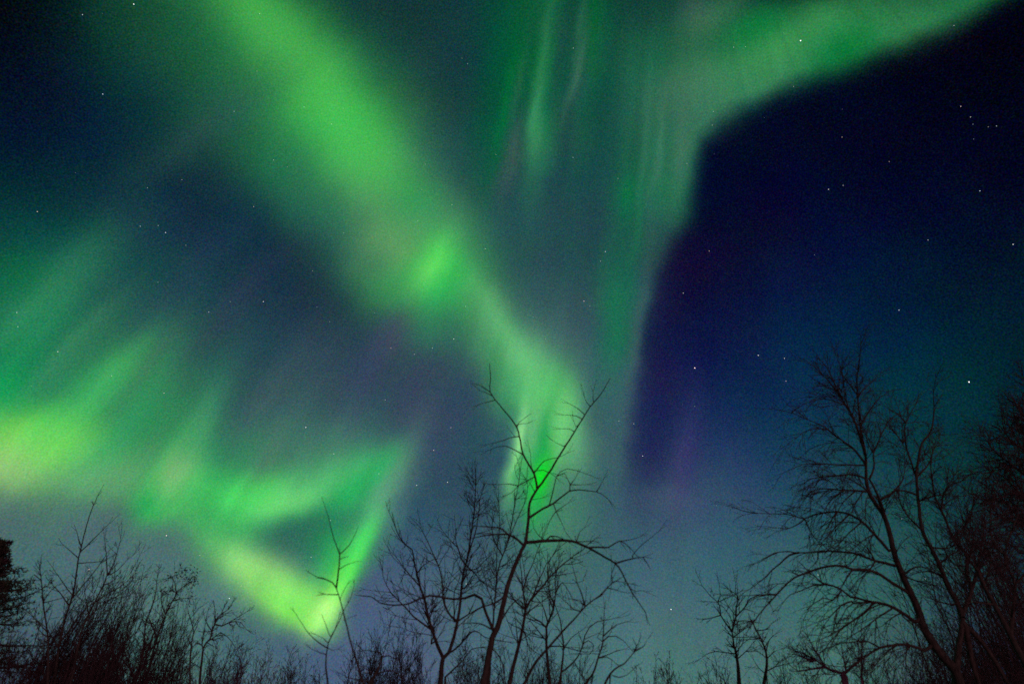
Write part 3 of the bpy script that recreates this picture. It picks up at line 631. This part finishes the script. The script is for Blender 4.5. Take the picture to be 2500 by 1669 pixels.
traced_tree('bare_tree', 'upright bare tree with a knotty crown, standing behind the long leaning stem', 14.0, [
 ('N', 4.8, 2.6, '610,1575 590,1400 578,1230 575,1050', .3),
 ('N', 2.9, .8, '575,1050 610,960 650,840 660,700 655,600 670,520', 1.2), ('N', 2.4, .7, '575,1060 520,1000 450,960 410,920', .9), ('N', 2, .6, '590,1010 560,900 520,820 470,760', .9),
 ('N', 2, .6, '580,1180 500,1080 420,980', .8), ('N', 2, .6, '650,830 600,740 590,640 620,540', 1.0), ('N', 2, .6, '655,740 720,640 780,720', .8), ('N', 1.8, .6, '580,1240 700,1220 800,1245 890,1270', .5),
], tlen=115, level=2, seed=61, twigs=1.6)
traced_tree('bare_sapling', 'thin crooked sapling with a bowed stem, right of the knotty tree', 12.8, [
 ('N', 3.4, 1.0, '685,1575 715,1440 732,1220 720,1100 700,980 665,870', .5),
 ('N', 2.4, .7, '712,1460 790,1400 860,1320 900,1240 920,1190 960,1170 1000,1200 1005,1250 970,1300 920,1290', .2), ('N', 1.8, .6, '900,1240 930,1120 970,1050 1030,1000 1120,985 1210,965', .4), ('N', 1.6, .5, '730,1250 800,1150 920,1060', .4),
], cat='sapling', tlen=70, level=1, seed=71, twigs=1.8)
traced_tree('bare_sapling', 'slim upright sapling with arching side shoots, left of the sky gap', 12.0, [
 ('N', 3.0, .8, '925,1575 1000,1470 1050,1330 1090,1180 1100,1000 1105,890', .4),
 ('N', 1.8, .5, '1090,1170 1140,1135 1210,1130 1290,1180 1340,1240', .3), ('N', 1.8, .5, '1095,1130 1160,1070 1230,1020 1310,1000', .4), ('N', 1.6, .5, '1050,1330 1130,1300 1200,1270 1280,1250', .3),
 ('N', 1.5, .5, '1050,1330 1130,1320 1200,1370', .2), ('N', 1.5, .5, '1000,1470 940,1530 880,1460 830,1370', .2), ('N', 1.4, .5, '1085,1190 1040,1140 1080,1070', .3),
], cat='sapling', tlen=60, level=1, seed=81, twigs=1.8)
traced_tree('bare_sapling', 'low sapling slanting right with a two-pronged tip, at the sky gap', 11.0, [
 ('N', 3.0, 1.1, '1105,1580 1160,1470 1230,1410 1290,1380 1340,1320 1380,1270', .1),
 ('N', 2.0, .7, '1380,1270 1400,1220 1420,1190', .2), ('N', 1.8, .5, '1370,1285 1420,1250 1470,1220 1495,1165', .1), ('N', 1.6, .5, '1160,1480 1240,1505 1320,1480 1380,1420', .2), ('N', 1.2, .5, '1400,1215 1380,1180 1365,1140', .0),
], cat='sapling', tlen=45, level=1, seed=91)
# --- saplings in the gap left of the middle
traced_tree('bare_sapling', 'single thin sapling with a forked tip in front of the yellow-green aurora foot', 9.0, [
 ('S', 3.4, 1.3, '870,1580 830,1440 780,1280 740,1120 710,1000 685,910 668,860', .0),
 ('S', 2.6, 1.6, '668,860 680,760 690,690 693,615', .0), ('S', 1.6, .5, '693,615 670,550 648,490 620,380 595,290 560,190', .0), ('S', 1.5, .5, '693,612 740,570 790,500 828,408', .0),
 ('S', 1.9, .6, '668,858 640,820 590,795 545,788 480,752', .15), ('S', 1.5, .6, '682,908 640,908 575,905 522,915', .0), ('S', 1.2, .5, '578,904 555,895 533,888', .0), ('S', 1.2, .5, '690,710 740,690 810,665', .1), ('S', 1.0, .5, '694,634 730,632 760,628', .0),
 ('S', 1.3, .5, '700,930 720,880 748,835', .3), ('S', 1.0, .5, '700,620 694,580 692,555', .0), ('S', 1.2, .5, '850,1500 790,1420 740,1370', .4), ('S', 1.0, .5, '725,1100 755,1085 790,1070', .1), ('S', 1.1, .5, '590,795 560,780 520,790', .0),
], cat='sapling', tlen=30, level=0, seed=101)
traced_tree('bare_sapling', 'small three-armed sapling just left of the single thin sapling', 10.0, [
 ('S', 2.8, 1.4, '608,1580 592,1450 595,1350 608,1265', .0),
 ('S', 1.6, .5, '608,1265 640,1200 690,1100 730,1010 770,940 800,840', .3), ('S', 1.7, .5, '600,1292 540,1262 470,1200 420,1130 358,1035', .15), ('S', 1.4, .5, '622,1215 595,1140 558,1048', .0),
 ('S', 1.3, .5, '596,1335 540,1332 480,1305', .3), ('S', 1.2, .5, '605,1260 570,1230 520,1205', .1), ('S', 1.2, .5, '615,1250 660,1160 690,1060', .2), ('S', 1.0, .5, '600,1315 640,1318 680,1312', .1),
], cat='sapling', tlen=35, level=0, seed=111)
traced_tree('bare_sapling', 'short sapling with a hooked top bending left, left of the two straight stems', 11.5, [
 ('S', 5.0, 2.2, '905,1580 960,1490 990,1420 1003,1370', .2), ('S', 2.2, .7, '1003,1370 990,1335 955,1328 900,1318', .8), ('S', 1.8, .6, '1005,1368 1050,1358 1075,1368', .6),
 ('S', 2.4, .8, '950,1500 1040,1468 1110,1480 1150,1520', .4), ('S', 1.6, .6, '930,1545 850,1540 760,1520 700,1490', .4), ('S', 1.5, .5, '950,1500 880,1450 820,1420', .4),
], cat='sapling', tlen=45, level=1, seed=121)
# --- left group
traced_tree('bare_tree', 'slender bare tree with a long whip-like tip, leftmost upright tree against the sky', 14.0, [
 ('L', 3.8, .7, '400,1580 435,1300 470,1130 510,990 540,900 562,760 578,640 600,560 620,470 660,330 715,190', .3),
 ('L', 1.5, .5, '602,560 580,500 565,440', .2), ('L', 1.6, .5, '598,590 700,490 800,390', .3), ('L', 1.4, .5, '580,628 530,595 470,545', .2), ('L', 2.0, .6, '522,960 620,830 740,680 790,600', .5),
 ('L', 2.0, .6, '512,1000 440,890 400,850 360,805', .5), ('L', 1.6, .5, '530,930 450,800 390,710', .4), ('L', 2.6, .7, '445,1260 540,1130 620,1020 700,960', .5), ('L', 2.4, .7, '430,1290 380,1220 350,1160', .6),
 ('L', 1.4, .5, '580,680 690,670 760,660', .3),
], tlen=60, level=1, seed=131, twigs=2.0, style=dict(trop=.15))
traced_tree('bare_tree', 'bare tree leaning right with a forked twiggy top, right of the whip-tipped tree', 13.5, [
 ('L', 3.6, 1.3, '520,1580 580,1280 610,1150 680,1000 760,840 790,765', .3),
 ('L', 1.6, .5, '790,765 785,640 772,510', .3), ('L', 1.6, .5, '790,765 840,680 868,580 890,500', .4), ('L', 1.5, .5, '792,768 860,735 940,650 980,620', .5), ('L', 1.8, .6, '700,970 800,900 900,840 990,760', .9),
 ('L', 2.0, .6, '640,1100 760,980 860,920 960,850', .9), ('L', 1.6, .5, '650,1080 630,930 620,800', .5), ('L', 1.6, .5, '760,840 850,800 845,740', .3),
], tlen=80, level=2, seed=141, twigs=2.8, style=dict(trop=.12))
traced_tree('bare_tree', 'thin crooked bare stem beside the bushy evergreen at the left edge', 13.0, [
 ('L', 3.2, .9, '352,1580 355,1270 340,1120 318,970 310,860 292,700', .9), ('L', 1.4, .5, '300,800 250,760 200,850', .8), ('L', 1.4, .5, '322,980 400,950 480,930', .7), ('L', 1.4, .5, '330,960 380,870 430,840', .6), ('L', 1.6, .5, '345,1180 250,1080 170,1000', .8), ('L', 1.4, .5, '350,1230 280,1160 260,1040', .8),
], tlen=60, level=1, seed=151, twigs=2.4)
traced_tree('leafy_shrub', 'tall shrub still holding clumps of withered leaves at its top, lower left thicket', 15.0, [
 ('V', 3.6, 1.0, '830,1580 900,1300 960,1080 1030,850 1110,640 1200,470 1280,330 1350,270', .7),
 ('V', 3.6, .8, '680,1580 800,1200 840,800 920,560 975,380 995,170', 1.0), ('V', 1.8, .6, '1110,640 1050,480 1060,380 1110,345', .6), ('V', 1.8, .6, '1250,360 1230,230 1190,150 1120,170', .5), ('V', 1.6, .6, '1210,450 1300,440 1400,430', .6),
 ('V', 2.6, .7, '1000,950 900,720 820,640', 1.0), ('V', 2.6, .7, '700,1500 560,1080 700,900 800,760', .9), ('V', 2.4, .7, '500,1580 420,1200 380,900 440,700', .9),
], cat='shrub', tlen=60, level=2, seed=161, twigs=2.6, style=dict(trop=.2), leaves=[('L', 1395, 775, 85, 80), ('L', 1350, 745, 60, 30), ('L', 1420, 810, 60, 36), ('L', 1255, 785, 50, 26), ('L', 1215, 890, 55, 30), ('L', 1370, 940, 55, 22), ('L', 1300, 760, 45, 16), ('L', 1400, 980, 40, 10)])
traced_tree('bare_tree', 'low bare tree with drooping right-hand twigs at the end of the left thicket', 15.5, [
 ('U', 3.8, 1.5, '430,1700 500,1000 600,860 640,720 680,610', .6),
 ('U', 2.0, .6, '680,610 710,520 790,440 880,390 950,290', 1.2), ('U', 1.8, .6, '690,560 690,430 680,330', .9), ('U', 2.0, .6, '660,640 800,640 900,590 1010,560 1100,580 1180,680', .7), ('U', 1.8, .6, '640,720 540,560 560,440', .8),
 ('U', 2.0, .6, '560,930 700,800 780,740 900,820 980,920', .8), ('U', 2.0, .6, '480,950 500,750 530,620', .7), ('U', 1.6, .5, '900,590 1080,480 1190,410', .6),
], tlen=45, level=2, seed=171, twigs=2.8)
traced_tree('bare_sapling', 'dark unbranched sapling curving left at its tip, inside the left thicket', 13.5, [
 ('U', 3.0, 1.1, '290,1700 290,1200 315,900 345,720 320,600 285,490', .2), ('U', 1.4, .5, '345,760 400,640 420,540', .4), ('U', 1.4, .5, '310,960 240,820 220,740', .4),
], cat='sapling', tlen=40, level=1, seed=181)
# --- right group
traced_tree('bare_tree', 'large dark bare tree leaning left with long arching branches, tallest of the right-hand group', 12.0, [
 ('R', 12.5, 4.0, '1140,1580 1110,1500 1050,1430 975,1320 940,1220 900,1130 860,1040 830,960 810,870 785,790 745,730 710,670 698,610', .3),
 ('R', 3.6, .9, '698,610 695,500 680,420 670,360 658,220 655,150 668,50 672,-10', .9),
 ('R', 3.6, 1.0, '690,490 640,330 600,260 560,180 520,100', 1.3), ('R', 2.0, .6, '600,262 560,200 500,130 460,90', 1.0), ('R', 2.0, .6, '650,340 600,230 590,130 560,40', .9), ('R', 1.8, .6, '658,220 620,170 580,110', .8),
 ('R', 4.4, 2.0, '800,810 770,730 735,650 712,610', .2), ('R', 2.6, .8, '715,610 735,560 732,490 740,470 775,390 810,330 860,300', .7), ('R', 1.8, .6, '670,360 720,280 760,230', .6), ('R', 1.8, .6, '660,215 700,180 730,150', .6), ('R', 1.8, .6, '730,480 700,420 715,330', .5),
 ('R', 3.0, .7, '692,540 650,480 600,440 545,400 520,380 480,355 430,335 350,300', 1.0), ('R', 1.7, .5, '525,382 470,375 420,385 340,440', .8), ('R', 1.5, .5, '600,440 560,420 520,470', .6), ('R', 1.8, .6, '620,270 560,250 490,235 420,255', .9),
 ('R', 2.2, .6, '690,548 630,545 540,542 470,538 400,543 310,582', .8), ('R', 2.6, .7, '695,612 640,590 560,595 500,600 440,610 395,635', 1.2), ('R', 2.4, .7, '700,672 640,620 590,600 530,595', 1.0),
 ('R', 2.8, .7, '705,668 650,665 570,662 505,655 440,670 400,720', 1.2), ('R', 1.8, .6, '600,662 540,700 490,780', .7), ('R', 1.8, .6, '640,664 590,720 540,820', .7), ('R', 1.7, .6, '690,668 640,740 620,800', .6),
 ('R', 4.0, .8, '805,945 770,905 720,850 680,810 620,775 560,762 520,765 450,778 410,795 330,775 250,772 190,770', .9), ('R', 1.4, .5, '200,772 150,765 90,748', .2), ('R', 2.0, .6, '620,776 560,830 490,910', .8), ('R', 2.0, .6, '560,765 520,830 470,920', .8), ('R', 1.8, .6, '410,795 440,860 470,900', .6), ('R', 1.8, .6, '395,810 340,840 260,835', .5), ('R', 2.0, .6, '690,815 620,860 540,950', .8), ('R', 2.0, .6, '740,870 680,900 610,960', .8),
 ('Q', 3.8, 1.0, '1355,530 1250,490 1160,470 1000,410 880,390 740,382 600,390 480,395 350,385 250,400', .6), ('Q', 2.6, .7, '470,400 390,420 310,490 240,550 190,600 110,670 30,725', .3), ('Q', 1.4, .5, '300,395 230,420 130,480', .2), ('Q', 2.0, .6, '660,385 640,470 580,530', .6),
 ('Q', 2.2, .6, '1165,480 1090,570 1000,640 940,720', .5), ('Q', 2.0, .6, '1150,450 1070,340 990,290 900,330', .8), ('Q', 2.0, .6, '1010,410 950,480 870,520', .5),
 ('Q', 4.2, 1.2, '1480,790 1400,720 1300,660 1180,580 1080,550 960,545 880,520 800,512 700,525 600,555 480,600 400,645 310,735 240,810 150,910 70,1015', .45), ('Q', 1.6, .5, '70,1015 40,1010 0,1020', .1), ('Q', 1.8, .5, '70,1020 85,1080 120,1140', .3), ('Q', 2.2, .6, '260,780 180,770 90,775 0,780', .4), ('Q', 1.8, .5, '160,780 80,800 20,850 0,890', .2), ('Q', 2.4, .7, '970,545 910,610 860,690', .4), ('Q', 1.8, .5, '240,810 200,840 180,800', .2), ('Q', 1.8, .6, '480,600 420,570 430,560', .3),
 ('Q', 4.8, 1.3, '1520,1010 1400,930 1310,880 1220,850 1100,830 1000,800 940,790 860,730 780,690 680,660 620,605 580,585', .7), ('Q', 2.6, .7, '800,690 700,680 600,690 500,735 400,770 350,820', .5), ('Q', 3.0, .7, '1180,840 1060,840 960,850 900,890 860,980', .7), ('Q', 2.8, .7, '1150,835 1080,920 980,990 880,1060 770,1170 720,1240', .7), ('Q', 2.6, .7, '950,830 850,870 760,960 680,1000', .9), ('Q', 2.6, .7, '1000,960 900,1040 780,1120 640,1180', .7), ('Q', 2.4, .7, '1300,900 1200,960 1080,1050 960,1130 880,1180', .8), ('Q', 2.2, .7, '850,740 780,820 700,800 580,870', .7), ('Q', 2.2, .7, '1380,930 1300,980 1220,1050', .8), ('Q', 2.4, .7, '1400,960 1500,1050 1530,1140', .8),
 ('Q', 4.6, 1.5, '1600,1270 1530,1240 1420,1215 1300,1225 1200,1245 1100,1300 1000,1380 920,1440', .6), ('Q', 2.4, .7, '1200,1245 1100,1190 980,1190 850,1205', .7), ('Q', 2.4, .7, '1340,1225 1260,1280 1180,1340', .8), ('Q', 2.2, .6, '1450,1230 1430,1340 1440,1480', .7),
 ('R', 3.6, .9, '765,715 800,690 840,655 870,610 880,560', .8), ('R', 3.0, .8, '875,1055 930,1020 1000,1030 1040,1040', .8), ('R', 2.4, .7, '880,1065 950,1090 1030,1110 1060,1150', .8), ('R', 2.2, .7, '790,790 740,690 700,700 695,790', .4),
], tlen=135, level=2, seed=201, twigs=2.3, style=dict(trop=-.22, fork=.5, wig=.14, ang=(22, 50)), thick=1.0)
traced_tree('bare_tree', 'dark bare tree with a swan-necked leader, directly right of the largest right-hand tree', 12.6, [
 ('R', 10, 5.5, '1115,1580 1125,1450 1150,1260', .2),
 ('R', 7.4, 3.0, '1150,1260 1120,1180 1080,1110 1040,1010 1000,930 960,850 945,740 935,640 932,580', .5), ('R', 3.2, .7, '932,580 945,500 960,440 1000,390 1015,300 1013,200 1025,140', .4), ('R', 2.6, .7, '930,600 905,520 880,430 885,350 925,270', .9),
 ('R', 2.4, .6, '940,600 990,540 1015,470 1040,430', 1.0), ('R', 2.6, .6, '945,720 1010,690 1080,680 1120,640', .9), ('R', 2.6, .7, '1000,930 1090,930 1150,860', .9), ('R', 2.6, .7, '960,840 900,790 850,700 860,600', .8), ('R', 2.8, .7, '940,680 880,665 830,670 790,720', .8),
 ('R', 6, 1.2, '1150,1250 1190,1130 1170,1060 1165,960 1110,900 1070,800 1020,690 1000,560', .9), ('R', 5, 1.0, '1185,1140 1220,1030 1240,900 1250,800', 1.2), ('R', 3, .8, '1170,1010 1200,900 1180,800', 1.2), ('R', 3, .8, '1100,890 1170,820 1200,720 1190,640', 1.2), ('R', 2.4, .7, '1050,760 1060,680 1120,580', 1.2),
 ('R', 2.6, .7, '1040,1010 1100,960 1150,940', .8), ('R', 2.6, .7, '1060,1070 980,1040 900,1060', .8), ('R', 2.4, .7, '1130,1200 1060,1190 980,1160', .9), ('R', 2.4, .7, '870,440 830,390 800,350', .8), ('R', 2.2, .6, '890,360 860,320 850,280', .6),
 ('R', 8, 5, '1160,1290 1190,1450 1230,1580', .1), ('R', 6.5, 4.5, '1180,1310 1260,1400 1370,1580', .1),
], tlen=125, level=2, seed=211, twigs=3.2, style=dict(trop=.06, wig=.18))
traced_tree('bare_tree', 'bare tree with twin stems leaning left from the right edge, low on the right', 11.0, [
 ('R', 10, 4.4, '1540,1640 1440,1470 1372,1340 1320,1240 1260,1130 1220,1040', .4),
 ('R', 6, 1.4, '1376,1345 1385,1230 1392,1100 1350,1000 1360,900 1400,800', 1.2), ('R', 3.6, 1, '1220,1040 1160,960 1130,880', 1.2), ('R', 3.2, .9, '1300,1200 1240,1190 1170,1180', 1.0), ('R', 3.2, .9, '1392,1100 1450,1040 1500,900', 1.2), ('R', 3, .8, '1360,980 1290,900 1280,760 1310,640', 1.3), ('R', 3, .8, '1250,1110 1280,1000 1250,900', 1.2),
], tlen=110, level=2, seed=221, twigs=4.2, style=dict(trop=.1))
traced_tree('bare_tree', 'tall bare tree half outside the picture, its dense fine crown darkening the upper right edge', 14.0, [
 ('R', 12, 5, '1560,1640 1530,1300 1520,1000 1510,700 1500,520', .6),
 ('R', 5, .9, '1500,520 1490,400 1470,280 1450,180 1430,130', 2.0), ('R', 4.4, .9, '1505,560 1440,480 1390,440 1350,400 1335,340', 2.0), ('R', 4.4, .9, '1512,760 1420,680 1340,600 1260,560', 2.0), ('R', 4, .9, '1500,640 1400,560 1300,480 1240,400', 2.0), ('R', 4.4, .9, '1520,900 1420,820 1330,790 1250,700', 2.0), ('R', 3.6, .9, '1515,800 1430,800 1330,700 1290,680', 2.0), ('R', 3.6, .9, '1530,1050 1440,960 1340,900', 1.6), ('R', 3.6, .8, '1480,350 1420,300 1390,240', 2.0), ('R', 3.6, .8, '1500,480 1420,380 1400,330', 2.0), ('R', 3.6, .9, '1520,980 1470,860 1440,740 1420,620', 2.0), ('R', 3.6, .9, '1505,600 1480,480 1440,400', 2.0),
], tlen=105, level=2, seed=231, twigs=3.4, style=dict(trop=.05, fork=.6))
traced_tree('bare_tree', 'small bare tree with a straight reddish trunk, between the sky gap and the right-hand group', 16.0, [
 ('K', 5.6, 1.4, '1140,1590 1130,1400 1110,1290 1090,1200 1075,1090', .9),
 ('K', 2.4, .7, '1075,1090 1090,1020 1110,950 1112,870 1130,800 1105,720 1110,650', .9), ('K', 2.0, .6, '1075,1095 1010,1000 972,940 960,850 945,820 880,765 805,675', .5), ('K', 1.8, .6, '1112,950 1180,880 1240,790 1330,755 1440,745', .4), ('K', 1.6, .5, '972,938 900,958 850,970', .6), ('K', 1.4, .5, '955,830 970,760 960,690', .4), ('K', 1.5, .5, '1080,1060 1140,990 1230,990', .6),
 ('K', 1.6, .5, '1095,1295 1010,1280 930,1270 840,1295 780,1340', .3), ('K', 1.5, .5, '1110,1280 1170,1200 1230,1155', .9), ('K', 1.5, .5, '1120,1330 1200,1270 1260,1200', .9), ('K', 1.5, .5, '1085,1140 1150,1090 1200,1060', .8),
], tlen=70, level=2, seed=241, twigs=2.6, style=dict(trop=.1))
traced_tree('bare_sapling', 'thin sapling with a wavy stem, close on the right of the reddish-trunked tree', 15.0, [
 ('K', 4.6, 1.2, '1360,1600 1390,1400 1385,1280 1340,1150 1300,1080 1272,1020', .6),
 ('K', 1.6, .5, '1385,1260 1410,1170 1470,1110', .8), ('K', 1.6, .5, '1335,1150 1270,1155 1200,1160', .5), ('K', 1.5, .5, '1310,1100 1380,1070 1440,1010', .5), ('K', 1.6, .5, '1395,1440 1470,1410 1560,1390 1630,1370', .6), ('K', 1.4, .5, '1400,1320 1450,1280 1480,1260', .4), ('K', 1.5, .5, '1390,1480 1320,1420 1270,1340', .5),
], cat='sapling', tlen=55, level=1, seed=251, twigs=2.2)
traced_tree('bare_shrub', 'wide twiggy shrub spreading in a V under the branches of the largest tree', 13.0, [
 ('Q', 8, 5, '900,1600 890,1500 860,1470', .5), ('Q', 4.5, 1, '860,1470 760,1440 680,1390 600,1330 560,1290', 1.6), ('Q', 3, .8, '700,1400 640,1290 600,1230 560,1150', 1.2), ('Q', 3, .8, '650,1360 520,1300 420,1260', 1.2), ('Q', 4, .9, '900,1460 960,1400 1040,1330 1040,1250 1030,1170', 1.2), ('Q', 3, .8, '880,1460 880,1350 860,1250', 1.4), ('Q', 3, .8, '720,1430 600,1430 470,1450 400,1400', 1.2), ('Q', 3.4, .9, '1040,1580 1035,1450 1040,1340', 1.0), ('Q', 2.4, .7, '640,1340 560,1350 430,1300 380,1330', 1.2),
], cat='shrub', tlen=75, level=2, seed=261, twigs=3.0, mat=REDBARK)

# --- bushy evergreen at the left edge
def evergreen():
    r = random.Random(5); D = 15.0; base = world_pt(-100, 1600, D); base.z = 0
    root = thing('evergreen_tree', 'dark bushy evergreen at the left edge, the only tree with dense foliage', 'tree', base)
    H = world_pt(-100, 1322, D).z; tr = Mesh()
    tr.tube([base + Vector((.03 * math.sin(k), .02 * math.cos(2 * k), H * k / 10 - .1)) for k in range(11)], [.13 - .0115 * k for k in range(11)], 8)
    tr.build('trunk', BARK, root, base); fol = Mesh(); lv = Mesh(); ps = px_size(D)
    for k in range(210):
        z = H * (1 - r.random() ** 1.3 * .9); a = r.uniform(0, 2 * math.pi); L = min(1.9, .78 * (H - z) + .16) * r.uniform(.5, 1.15)
        d = Vector((math.cos(a), math.sin(a), r.uniform(-.1, .35))); p = base + Vector((0, 0, z)); pts = [p]
        n = 7
        for i in range(n):
            d = (d + Vector((0, 0, -.06 + .03 * i)) + rand_unit(r) * .1).normalized(); pts.append(pts[-1] + d * L / n)
        fol.tube(pts, [.018 * (1 - .8 * i / n) + .002 for i in range(n + 1)], 4)
        for i in range(1, n + 1):
            for q in range(3):
                t = (pts[i] - pts[i - 1]).normalized(); sd = t.cross(rand_unit(r)).normalized(); dd = (t * .8 + sd).normalized()
                s0 = pts[i - 1].lerp(pts[i], r.random()); l2 = L * .22 * r.uniform(.6, 1.2)
                fol.tube([s0, s0 + dd * l2], [.004, .002], 3)
                for u in range(6):
                    c = s0 + dd * l2 * r.random()
                    lv.leaf(c, (dd * .7 + rand_unit(r)).normalized(), rand_unit(r), r.uniform(.05, .11), r.uniform(.012, .03))
    fol.build('boughs', BARK, root, base)
    o = lv.build('foliage', NEEDLE, root, base); o['kind'] = 'stuff'
evergreen()

# --- shrubs
k = 0
for (x, top, D, n, sp, ln) in [(205, 1440, 15.5, 9, .5, (.10, 0)), (245, 1418, 16.5, 10, .5, (.12, 0)), (285, 1395, 17, 10, .55, (.16, 0)), (318, 1418, 16, 9, .5, (.10, 0)), (340, 1380, 17.5, 9, .5, (.08, 0)), (372, 1402, 16.5, 9, .5, (.10, 0)), (432, 1440, 16, 9, .45, (.05, 0)), (462, 1472, 17, 8, .4, (.03, 0)), (228, 1510, 14, 8, .45, (.05, 0)), (300, 1520, 14, 8, .45, (.08, 0)), (395, 1525, 14.5, 8, .45, (.05, 0)), (160, 1540, 14, 8, .5, (-.02, 0)), (110, 1513, 14.5, 9, .6, (-.05, 0)), (60, 1535, 14, 8, .6, (-.05, 0)), (15, 1525, 14, 8, .6, (-.03, 0)), (262, 1440, 15, 9, .6, (.14, 0)), (330, 1440, 15, 9, .6, (.12, 0)), (360, 1460, 14.5, 9, .6, (.1, 0)), (270, 1555, 13, 8, .5, (.06, 0)), (410, 1480, 16, 9, .5, (.06, 0)), (190, 1470, 15, 8, .5, (.08, 0)), (340, 1555, 13, 8, .5, (.06, 0)), (445, 1535, 15, 8, .5, (.04, 0))]:
    k += 1
    shrub('bare_shrub', 'dense bare upright shrub in the thicket at lower left, no leaves', x, top, D, n, sp, 'bare shrubs of the left thicket', 300 + k, (ln[0] * 1.6, ln[1]), twl=.85, level=2, trop=.2, thick=1.15, dens=.62)
for (x, top, D, n, sp) in [(455, 1608, 18, 8, .6), (500, 1592, 18, 9, .6), (540, 1572, 18.5, 9, .6), (580, 1578, 19, 9, .6), (618, 1592, 19, 9, .55), (648, 1612, 19, 8, .45), (480, 1640, 16, 7, .6), (560, 1628, 16.5, 8, .6), (610, 1635, 17, 8, .5)]:
    k += 1
    shrub('bare_shrub', 'low rounded purplish bare shrub at the right end of the left thicket', x, top, D, n, sp * 1.5, 'low purplish shrubs', 300 + k, twl=.6, mat=REDBARK, level=2, trop=.02, dens=1.6)
for (x, top, D, n, sp) in [(735, 1600, 22, 8, .5), (700, 1635, 20, 7, .5), (770, 1640, 20, 7, .5), (880, 1590, 18, 8, .5), (925, 1560, 17, 9, .6), (960, 1530, 17, 9, .6), (985, 1585, 15, 8, .5), (1030, 1560, 16, 8, .5), (1145, 1590, 15.5, 8, .8), (1180, 1570, 17, 8, .9), (1110, 1605, 15, 7, .7), (1230, 1600, 15, 7, .5), (1300, 1590, 16, 8, .5), (1340, 1620, 15, 7, .5), (1410, 1625, 16, 7, .5)]:
    k += 1
    shrub('bare_shrub', 'fine bare shrub in the undergrowth around the middle trunks', x, top, D, n, sp, 'undergrowth shrubs around the middle trunks', 300 + k, twl=.75, level=2, trop=.06, dens=1.25)
for (x, top, D, n, sp) in [(1555, 1640, 18, 8, .35), (1612, 1610, 18, 9, .3), (1632, 1600, 18.5, 9, .28), (1575, 1655, 16, 7, .4)]:
    k += 1
    shrub('bare_shrub', 'small brush-like shrub poking up into the bottom of the open sky gap', x, top, D, n, sp, 'brush-like shrubs in the sky gap', 300 + k, twl=.4, mat=REDBARK, level=2, trop=.2, dens=1.4)
for (x, top, D, n, sp) in [(1720, 1652, 17, 7, .6), (1775, 1640, 17, 8, .6), (1900, 1640, 16, 8, .5), (1945, 1600, 16, 8, .5), (2110, 1590, 15, 8, .6), (2160, 1560, 15.5, 9, .7), (2220, 1520, 15, 9, .7), (2290, 1500, 16, 9, .7), (2300, 1600, 13, 8, .6), (2360, 1540, 15, 9, .8), (2430, 1480, 15, 9, .8), (2470, 1400, 16, 10, .9), (2400, 1600, 13, 8, .7), (2480, 1560, 13, 8, .7), (2340, 1380, 17, 10, .8), (2420, 1320, 17, 10, .8), (2270, 1420, 17.5, 9, .8)]:
    k += 1
    shrub('bare_shrub', 'tangled bare shrub in the dark thicket under the right-hand trees', x, top, D, n, sp, 'tangled shrubs under the right-hand trees', 300 + k, twl=.9, level=2, trop=.0, dens=1.0)
for (x, top, D, n, sp) in [(2215, 1270, 19, 4, 1.3), (2275, 1190, 19, 5, 1.4), (2335, 1150, 20, 5, 1.5), (2400, 1190, 18, 5, 1.4), (2450, 1110, 19, 5, 1.5), (2500, 1200, 17, 5, 1.4)]:
    k += 1
    shrub('bare_tree', 'fine-twigged bare tree in the dark tangle behind the right-hand trees', x, top, D, n, sp, 'background trees behind the right-hand trees', 300 + k, (-.12, 0), twl=1.25, level=2, trop=.04, dens=.6, cat='tree', thick=2.0)
